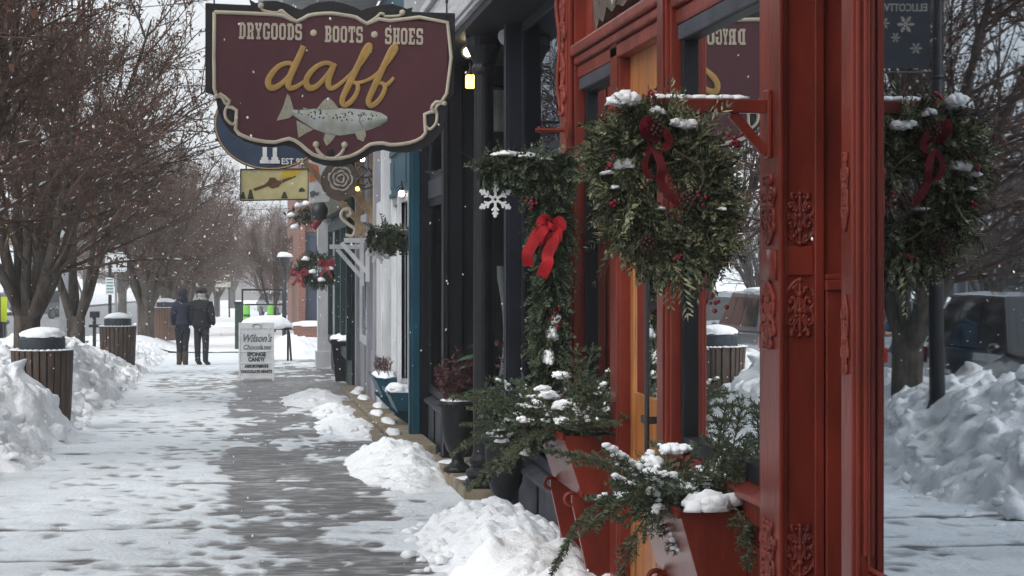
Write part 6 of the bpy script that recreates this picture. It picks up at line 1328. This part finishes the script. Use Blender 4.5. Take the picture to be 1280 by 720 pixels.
# ------------------------------------------------------------------ people
def person(name, label, loc, rz, coat, legs, boots, hat, hair, coat_len, boot_h, sx=1.0, Hs=1.0, stance=.10, lean=0.0, wide=1.0, armpose='pocket'):
    o = thing(name, label, 'person', (0,0,0)); k = Hs
    V = [(0,0,.92),(0,0,1.12),(0,.0,1.34),(0,.01,1.45),(0,.0,1.53),(0,-.015,1.62),(0,-.02,1.70)]; Rd = [(.10,.075),(.105,.08),(.11,.075),(.055,.05),(.05,.05),(.075,.09),(.06,.075)]
    E_ = [(0,1),(1,2),(2,3),(3,4),(4,5),(5,6)]
    for s in (-1,1):
        i = len(V); V += [(s*.09,0,.86),(s*(stance*.95),-.015*s,.50),(s*stance,-.01-.03*s,.09),(s*(stance+.005),-.06-.03*s,.05)]; Rd += [.06,.042,.034,.028]; E_ += [(0,i),(i,i+1),(i+1,i+2),(i+2,i+3)]
        j = len(V)
        if armpose == 'pocket': A = [(s*.19*wide,0,1.40),(s*.265*wide,.05,1.14),(s*.235*wide,-.06,.95),(s*.215*wide,-.12,.90)]
        else: A = [(s*.19,0,1.40),(s*.26,-.10,1.2),(s*.20,-.36,1.16),(s*.17,-.46,1.18)]
        V += A; Rd += [.042,.028,.024,.022]; E_ += [(2,j),(j,j+1),(j+1,j+2),(j+2,j+3)]
    vs, fs = skin_mesh([Vector(v)*k for v in V], E_, [(r if hasattr(r,'__len__') else (r,r)) for r in Rd])
    mb = MB(); mb.add(vs, fs); b = mb.build('body', 'skin', o, smooth=True)
    # face
    mb = MB(); mb.ball((0,-.115*k,1.615*k), .016, 2, (.8,1.2,1.3)); 
    for s in (-1,1): mb.ball((s*.075*k,.0,1.62*k), .022, 2, (.5,.8,1.3))
    mb.build('nose_and_ears', 'skin', o, smooth=True)
    # coat, trousers, boots
    def cloth(nm, V2, E2, R2, m):
        vs, fs = skin_mesh([Vector(v)*k for v in V2], E2, R2); mb = MB(); mb.add(vs, fs); return mb.build(nm, m, o, smooth=True)
    hem = .92-coat_len
    CV = [(0,0,1.1),(0,.005,1.28),(0,.01,1.42),(0,.01,1.50),(0,0,.95),(0,0,hem)]; CR = [(.195*wide,.155),(.215*wide,.17),(.175*wide,.14),(.10,.10),(.195*wide,.155),(.20*wide,.16)]; CE = [(0,1),(1,2),(2,3),(0,4),(4,5)]
    for s in (-1,1):
        j = len(CV); A = [(s*.20*wide,.005,1.385),(s*.275*wide,.05,1.15),(s*.245*wide,-.05,.97),(s*.225*wide,-.10,.925)] if armpose == 'pocket' else [(s*.20,0,1.385),(s*.27,-.10,1.2),(s*.21,-.34,1.165)]
        CV += A; CR += [.088,.074,.062,.055][:len(A)]; CE += [(2,j)]+[(j+i,j+i+1) for i in range(len(A)-1)]
    cloth('coat', CV, CE, CR, coat)
    TV = [(0,0,.92)]; TR = [(.16,.12)]; TE = []
    for s in (-1,1):
        j = len(TV); TV += [(s*.095,0,.80),(s*stance,-.01*s,.48),(s*stance*1.02,-.03*s,.10)]; TR += [.105,.082,.066]; TE += [(0,j),(j,j+1),(j+1,j+2)]
    cloth('trousers', TV, TE, TR, legs)
    for s in (-1,1):
        pts = [(s*stance*1.02,-.02-.03*s,.03),(s*(stance*1.02+.02),-.15-.03*s,.035)]; R3 = [(.068,.055),(.058,.045)]; E3 = [(0,1)]
        if True: pts += [(s*stance*1.01,-.02*s,max(boot_h,.17))]; R3 += [.080 if boot_h > .15 else .062]; pts.insert(1, (s*stance*1.02,-.025*s,.12)); R3.insert(1, .074); E3 = [(0,1),(0,2),(1,3)]
        cloth('boot', pts, E3, R3, boots)
    # collar and hat
    mb = MB(); mb.tube([(.085*math.cos(t)*k, .01+.085*math.sin(t)*k, (1.50+.015*math.sin(t))*k) for t in np.linspace(0,6.283,21)], .034, 8); mb.build('collar', hair if hat == 'cap' else coat, o, smooth=True)
    if hat == 'cap':
        mb = MB(); mb.ball((0,.012,1.60*k), .096, 3, (.90,1.0,.95)); mb.build('hair', hair, o, smooth=True)
        mb = MB(); vs, fs = ico(3); mb.add([(v.x*.122, v.y*.145-.01, 1.675*k+max(v.z,-.45)*.088) for v in vs], fs); mb.prism([(-.08,-.12),(.08,-.12),(.06,-.20),(0,-.215),(-.06,-.20)], lambda a,b_,d: Vector((a,b_,1.655*k+d)), 0, .016); mb.build('hat', 'coat_black', o, smooth=False)
    elif hat == 'hood':
        mb = MB(); mb.ball((0,.02,1.645*k), .128, 3, (.92,1.05,1.1)); mb.ball((0,.03,1.53*k), .115, 3, (1.05,1,.8)); mb.build('hood', coat, o, smooth=True)
    else:
        mb = MB(); mb.ball((0,.01,1.62*k), .098, 3, (.88,1.0,1.0)); mb.build('hair', hair, o, smooth=True); mb = MB(); mb.lathe((0,-.01,1.65*k), [(.104,0),(.104,.05),(.095,.10),(.06,.14),(.02,.155)], 18, .92, 1.08); mb.build('hat', 'coat_black', o, smooth=True)
    for s in (-1,1):
        pass
    mb = MB()
    for s in (-1,1): mb.ball((s*.032*k,-.098*k,1.64*k), .010, 1)
    mb.bar((-.02*k,-.112*k,1.565*k),(.02*k,-.112*k,1.565*k),.006,.006); mb.build('eyes_and_mouth', 'dark_hair', o)
    if armpose != 'pocket':
        for s in (-1,1):
            mb = MB(); h0 = Vector((s*.17,-.46,1.18))*k; mb.ball(h0, .045, 2, (.8,1.2,.7))
            for f in range(4): mb.tube(spline([h0+Vector((s*(-.024+f*.016),-.03,.0)), h0+Vector((s*(-.026+f*.017),-.085,.005)), h0+Vector((s*(-.024+f*.016),-.105-.006*(f in (1,2)),-.025))],3), .009, 6)
            mb.tube(spline([h0+Vector((-s*.03,.0,0)), h0+Vector((-s*.055,-.03,-.005)), h0+Vector((-s*.05,-.07,-.012))],3), .010, 6); mb.build('glove', 'coat_black', o, smooth=True)
    o.location = loc; o.rotation_euler = (0, lean, rz); o.scale = (sx, sx, 1); return o
p1 = at(228, 457, 55.0); p1.z = g(p1.y)+.01
person('person', 'person in a hooded navy coat, dark trousers and tall brown boots, seen from behind', p1, rad(184), 'coat_navy', 'trousers_dark', 'boot_brown', 'hood', 'dark_hair', .22, .38, Hs=.99, stance=.062, wide=.82)
p2_ = at(252, 457, 55.0); p2_.z = g(p2_.y)+.01
person('person', 'person in a black coat and flat cap with pale collar, seen from behind', p2_, rad(150), 'coat_black', 'trousers_dark', 'boot_black', 'cap', 'grey_hair', .17, .1, Hs=1.0, stance=.115, wide=1.12)
person('person', 'person in a teal blue coat beside the parked cars, mirrored in the near window', (-4.75, 26.3, g(26.3)), rad(75), 'coat_blue', 'trousers_dark', 'boot_black', 'beanie', 'dark_hair', .12, .1, armpose='reach')

# ------------------------------------------------------------------ cars
def car(name, label, x, y, rz, paint, H=1.7, L=4.7, W=1.86, snow=True, grp='parked cars', wagon=True, seed=1):
    o = thing(name, label, 'car', (0,0,0), grp); h = H
    # side profile (y along the car, front at -L/2)
    low = [(-L/2,.42),(-L/2+.06,.30),(L/2-.06,.32),(L/2,.48),(L/2-.02,.98),(L/2-.10,1.05),(-.62,1.06),(-L/2+.95,1.02),(-L/2+.15,.84),(-L/2,.70)]
    sec = []
    mb = MB(); xs_ = [(-W/2+.02,.0),(-W/2,.03),(W/2,.03),(W/2-.02,.0)]
    n = len(low)
    def P_(i, sx, inset): a, b = low[i]; cy_ = 0; return (sx*(W/2-inset*(1 if b > .9 else .6)), a*(1-.015*inset/.1), b)
    rings = [(-1,.10),(-1,.0),(1,.0),(1,.10)]
    vs = []
    for sx, ins in rings:
        for i in range(n):
            a, b = low[i]; f = 1-abs(sx)*0; yy = a*(1.0 if ins == 0 else .985); zz = b if ins == 0 else b+(.012 if b > .9 else -.01); xx = sx*(W/2-(.09 if ins else 0)-(.05 if b > .9 else 0))
            if abs(a) > L/2-.2: xx *= .95
            vs.append((xx, yy, zz))
    # order: side edge inwards; caps
    idx = lambda r_, i: r_*n+i
    fs = []
    order = [1,0,3,2]
    fs.append([idx(1,i) for i in range(n)]); fs.append([idx(2,i) for i in range(n)][::-1])
    for i in range(n):
        j = (i+1)%n; fs.append((idx(1,i), idx(2,i), idx(2,j), idx(1,j)))
    mb.add(vs, fs)
    body = mb.build('body', paint, o, bevel=.06)
    # cabin
    y0, y1, y2, y3 = (-.75, -.15, L/2-.55, L/2-.12) if wagon else (-.70, -.05, L/2-1.45, L/2-.75)
    mb = MB(); wb_, wt = W/2-.06, W/2-.24; zt = h
    cv = [(-wb_,y0,1.04),(wb_,y0,1.04),(wb_,y3,1.04),(-wb_,y3,1.04),(-wt,y1,zt-.03),(wt,y1,zt-.03),(wt,y2,zt-.05),(-wt,y2,zt-.05),(-wt*.9,(y1+y2)/2,zt),(wt*.9,(y1+y2)/2,zt)]
    mb.add(cv, [(0,1,5,4),(1,2,6,5),(2,3,7,6),(3,0,4,7),(4,5,9,8),(8,9,6,7),(4,8,7),(5,6,9)]); mb.build('roof', paint, o, bevel=.03)
    def panel(a,b,c_,d_,t0=.1,t1=.9,u0=.12,u1=.86,off=.006):
        A,B,C_,D_ = map(Vector,(a,b,c_,d_)); f = lambda t,u: (A.lerp(B,t)).lerp(D_.lerp(C_,t),u); nn = (B-A).cross(D_-A).normalized()*off
        return [f(t0,u0)+nn,f(t1,u0)+nn,f(t1,u1)+nn,f(t0,u1)+nn]
    def pane(q_): mb = MB(); mb.add(q_, [(0,1,2,3)]); mb.build('window', 'car_glass', o)
    pane(panel(cv[0],cv[1],cv[5],cv[4],.07,.93)); pane(panel(cv[2],cv[3],cv[7],cv[6],.08,.92,.15,.85))
    for a,b,c_,d_ in ((1,2,6,5),(3,0,4,7)):
        for t0,t1 in ((.06,.36),(.39,.68),(.71,.94)): pane(panel(cv[a],cv[b],cv[c_],cv[d_],t0,t1))
    for sx in (-1,1):
        for yy in (-L/2+.88, L/2-.86):
            mb = MB(); prof = [(.0,-.10),(.24,-.10),(.33,-.085),(.345,-.04),(.345,.06),(.33,.10),(.22,.10),(.20,.07),(.0,.07)]
            o0 = len(mb.v); m_ = 20
            for r_, a in prof:
                for k in range(m_): t = 6.2832*k/m_; mb.v.append((sx*(W/2-.10+a), yy+r_*math.cos(t), .345+r_*math.sin(t)))
            for i in range(len(prof)-1):
                for k in range(m_): mb.f.append([i*m_+k, i*m_+(k+1)%m_, (i+1)*m_+(k+1)%m_, (i+1)*m_+k]); mb.m.append(0)
            wl = mb.build('wheel', 'tyre', o, smooth=False); mb = MB()
            for k in range(10): t = 6.2832*k/10; mb.bar((sx*(W/2-.022),yy,.345),(sx*(W/2-.018),yy+.2*math.cos(t),.345+.2*math.sin(t)),.02,.05,(1,0,0))
            mb.tube([(sx*(W/2-.012),yy+.215*math.cos(t),.345+.215*math.sin(t)) for t in np.linspace(0,6.2832,25)], .018, 6); mb.build('rim', 'rim', wl)
        mb = MB(); mb.box(*sorted((sx*(W/2-.32),sx*(W/2-.055))),-L/2-.012,-L/2+.06,.66,.78); mb.build('headlight', 'head_clear', o, bevel=.015)
        mb = MB(); mb.box(*sorted((sx*(W/2-.24),sx*(W/2-.04))),L/2-.05,L/2+.012,.78,.98); mb.build('tail_light', 'tail_red', o, bevel=.015)
        mb = MB(); mb.ball((sx*(W/2+.06),-.55,1.08), .09, 2, (1,.7,.7)); mb.build('mirror', paint, o, smooth=True)
    mb = MB(); mb.box(-.26,.26,L/2-.01,L/2+.014,.58,.70); mb.build('number_plate', 'sign_white', o); mb = MB(); mb.box(-W/2+.12,W/2-.12,L/2-.03,L/2+.03,.34,.50); mb.build('bumper', 'black_metal', o, bevel=.02)
    if snow:
        mb = MB(); mb.blob((0,(y1+y2)/2,zt-.03), (wt*1.0,(y2-y1)/2*1.1,.13), seed, .2, 3, 2, flatten=-.05); mb.blob((0,-L/2+.75,1.0), (W/2-.18,.5,.08), seed+2, .25, 3, 2, flatten=-.05); mb.build('snow_cap', 'snow', o, smooth=True)
    o.location = (x, y, g(y)-.03); o.rotation_euler = (0, 0, rz); return o
NC = 'cars parked along the kerb'
car('parked_car', 'black estate car with snowy roof facing away, mirrored at the right of the near window', -5.95, 24.2, rad(0), 'car_black', grp=NC, snow=False)
car('parked_car', 'silver car standing behind the black estate car mirrored in the near window', -6.0, 31.3, rad(180), 'car_silver', H=1.62, grp=NC, seed=4)
car('parked_car', 'dark blue car with snowy bonnet mirrored in the window by the amber door', -6.0, 38.6, rad(180), 'car_blue', H=1.74, grp=NC, seed=6)
car('parked_car', 'silver car with snowy roof farthest along the mirrored row', -6.0, 46.0, rad(180), 'car_silver', H=1.75, grp=NC, seed=8)
car('parked_car', 'black car beside the bank outside the left edge near the camera', -5.95, 17.2, rad(180), 'car_black', grp=NC, seed=9)
c = at(68, 390, 19.5); car('parked_car', 'dark car with snow on its bonnet across the road between two trunks', c.x, c.y, rad(150), 'car_black', H=1.8, grp='distant cars', seed=11)
c = at(352, 360, 19); car('parked_car', 'snow covered pale car far away beside the brick corner', c.x, c.y, rad(20), 'car_silver', H=1.7, grp='distant cars', seed=13)
c = at(36, 382, 17); car('parked_car', 'silver car half hidden by the forked trunk across the road', c.x-1, c.y, rad(150), 'car_silver', H=1.7, grp='distant cars', seed=15)

# ------------------------------------------------------------------ houses across the road and far away
def house(name, label, x0, x1, y0, y1, h, wall, floors=2, face='x', gable=False, nwin=4, grp='houses across the road', shop=True):
    zc = g((y0+y1)/2); o = thing(name, label, 'house', ((x0+x1)/2,(y0+y1)/2,zc), grp); z0 = zc-.8; z1 = zc+h
    mb = MB(); mb.box(x0,x1,y0,y1,z0,z1); mb.build('wall', wall, o)
    mb = MB()
    if gable: xm = (x0+x1)/2; mb.prism([(x0-.4,z1),(x1+.4,z1),(xm,z1+h*.45)], lambda a,b,d: Vector((a,d,b)), y0-.4, y1+.4)
    else: mb.box(x0-.2,x1+.25,y0-.2,y1+.2,z1+.002,z1+.25)
    rf = mb.build('roof', 'snow' if gable else 'white_paint', o)
    mb = MB(); mb.box(x0+1,x0+1.6,y0+1,y0+1.6,z1+.3,z1+h*.5+.8); mb.build('chimney', 'brick', rf)
    fh = h/floors
    for fl_ in range(floors):
        for k in range(nwin):
            if face == 'x':
                a = y0+(k+.5)*(y1-y0)/nwin; w2 = (y1-y0)/nwin*(.36 if (fl_ == 0 and shop) else .22); zb = zc+fl_*fh+(.5 if (fl_==0 and shop) else .9); zt = zc+fl_*fh+fh-.5
                f = MB(); f.box(x1-.02,x1+.07,a-w2-.1,a-w2,zb,zt); f.box(x1-.02,x1+.07,a+w2,a+w2+.1,zb,zt); f.box(x1-.02,x1+.08,a-w2-.1,a+w2+.1,zt+.002,zt+.12); f.box(x1-.02,x1+.10,a-w2-.1,a+w2+.1,zb-.1,zb-.002)
                w_ = f.build('window', 'frame_white', o); p = MB(); p.add([(x1+.02,a-w2,zb),(x1+.02,a+w2,zb),(x1+.02,a+w2,zt),(x1+.02,a-w2,zt)],[(0,1,2,3)]); p.build('pane', 'car_glass', w_)
            else:
                a = x0+(k+.5)*(x1-x0)/nwin; w2 = (x1-x0)/nwin*.22; zb = zc+fl_*fh+.9; zt = zc+fl_*fh+fh-.5
                f = MB(); f.box(a-w2-.1,a-w2,y0-.07,y0+.02,zb,zt); f.box(a+w2,a+w2+.1,y0-.07,y0+.02,zb,zt); f.box(a-w2-.1,a+w2+.1,y0-.08,y0+.02,zt+.002,zt+.12); f.box(a-w2-.1,a+w2+.1,y0-.10,y0+.02,zb-.1,zb-.002)
                w_ = f.build('window', 'frame_white', o); p = MB(); p.add([(a-w2,y0-.02,zb),(a+w2,y0-.02,zb),(a+w2,y0-.02,zt),(a-w2,y0-.02,zt)],[(0,1,2,3)]); p.build('pane', 'car_glass', w_)
    if shop and face == 'x':
        mb = MB(); mb.prism([(x1+.12,zc+fh-.3),(x1+1.3,zc+fh-.75),(x1+1.3,zc+fh-.95),(x1+.12,zc+fh-.55)], lambda a,b,d: Vector((a,d,b)), y0+.5, y1-.5); mb.build('awning', 'snow', o)
    return o
house('house', 'cream two storey shop house across the road mirrored in the near window', -32,-21.5,36,47,6.2,'wall_cream')
house('house', 'grey two storey shop house across the road mirrored in the near window', -32,-21.5,48,60,5.4,'wall_grey')
house('house', 'low brick shop house with white awning across the road', -32,-21.5,61.5,74,4.6,'brick',1)
house('house', 'blue two storey house across the road mirrored in the window by the door', -33,-22,76,88,6.0,'wall_blue')
house('house', 'cream gabled house across the road beyond the blue one', -34,-23,92,104,5.2,'wall_cream',2,gable=True)
house('house', 'dark red barn like building far away at the end of the street', 1.5,14,212,224,4.6,'barn_red',1,'y',True,4,'far houses',False)
house('house', 'pale grey house far beyond the road at the left edge', -46,-33,205,218,4.5,'wall_grey',2,'y',True,4,'far houses',False)
house('house', 'cream house far beyond the road behind the forked tree', -30,-21,228,240,4.6,'wall_cream',2,'y',True,3,'far houses',False)
mb = MB(); mb.box(-20.4,-20.2,72,75,g(73)+2.2,g(73)+3.0); o = mb.build('shop_sign', 'yellow_paint', None, org=Vector((-20.3,73.5,g(73)+2.2))); tag(o, 'yellow shop sign across the road mirrored in the near window', 'sign')
mb = MB(); mb.box(-20.35,-20.25,73.4,73.6,g(73)-.2,g(73)+2.199); mb.build('post', 'black_metal', o)

# ------------------------------------------------------------------ falling snow
r = random.Random(77); mb = MB()
for i in range(2200):
    y = r.uniform(2.6, 40); x = r.uniform(-5, 1.55); z = r.uniform(-.3, 5.2)+g(y)
    a = r.uniform(.0018,.0062)*(1.25 if y > 12 else .9); a = min(a, 1.35*y/2738+.0006); e = r.uniform(1,2.0); d = Vector((r.uniform(-.5,.5), r.uniform(-.3,.3), -1)).normalized(); s = d.cross(Vector((0,1,0))).normalized(); t = s.cross(d); p = Vector((x,y,z))
    mb.add([p+d*a*e, p-d*a*e, p+s*a, p-s*a, p+t*a, p-t*a], [(0,2,4),(0,4,3),(0,3,5),(0,5,2),(1,4,2),(1,3,4),(1,5,3),(1,2,5)])
tag(mb.build('falling_snow', 'flake', None), None, None, kind='stuff')
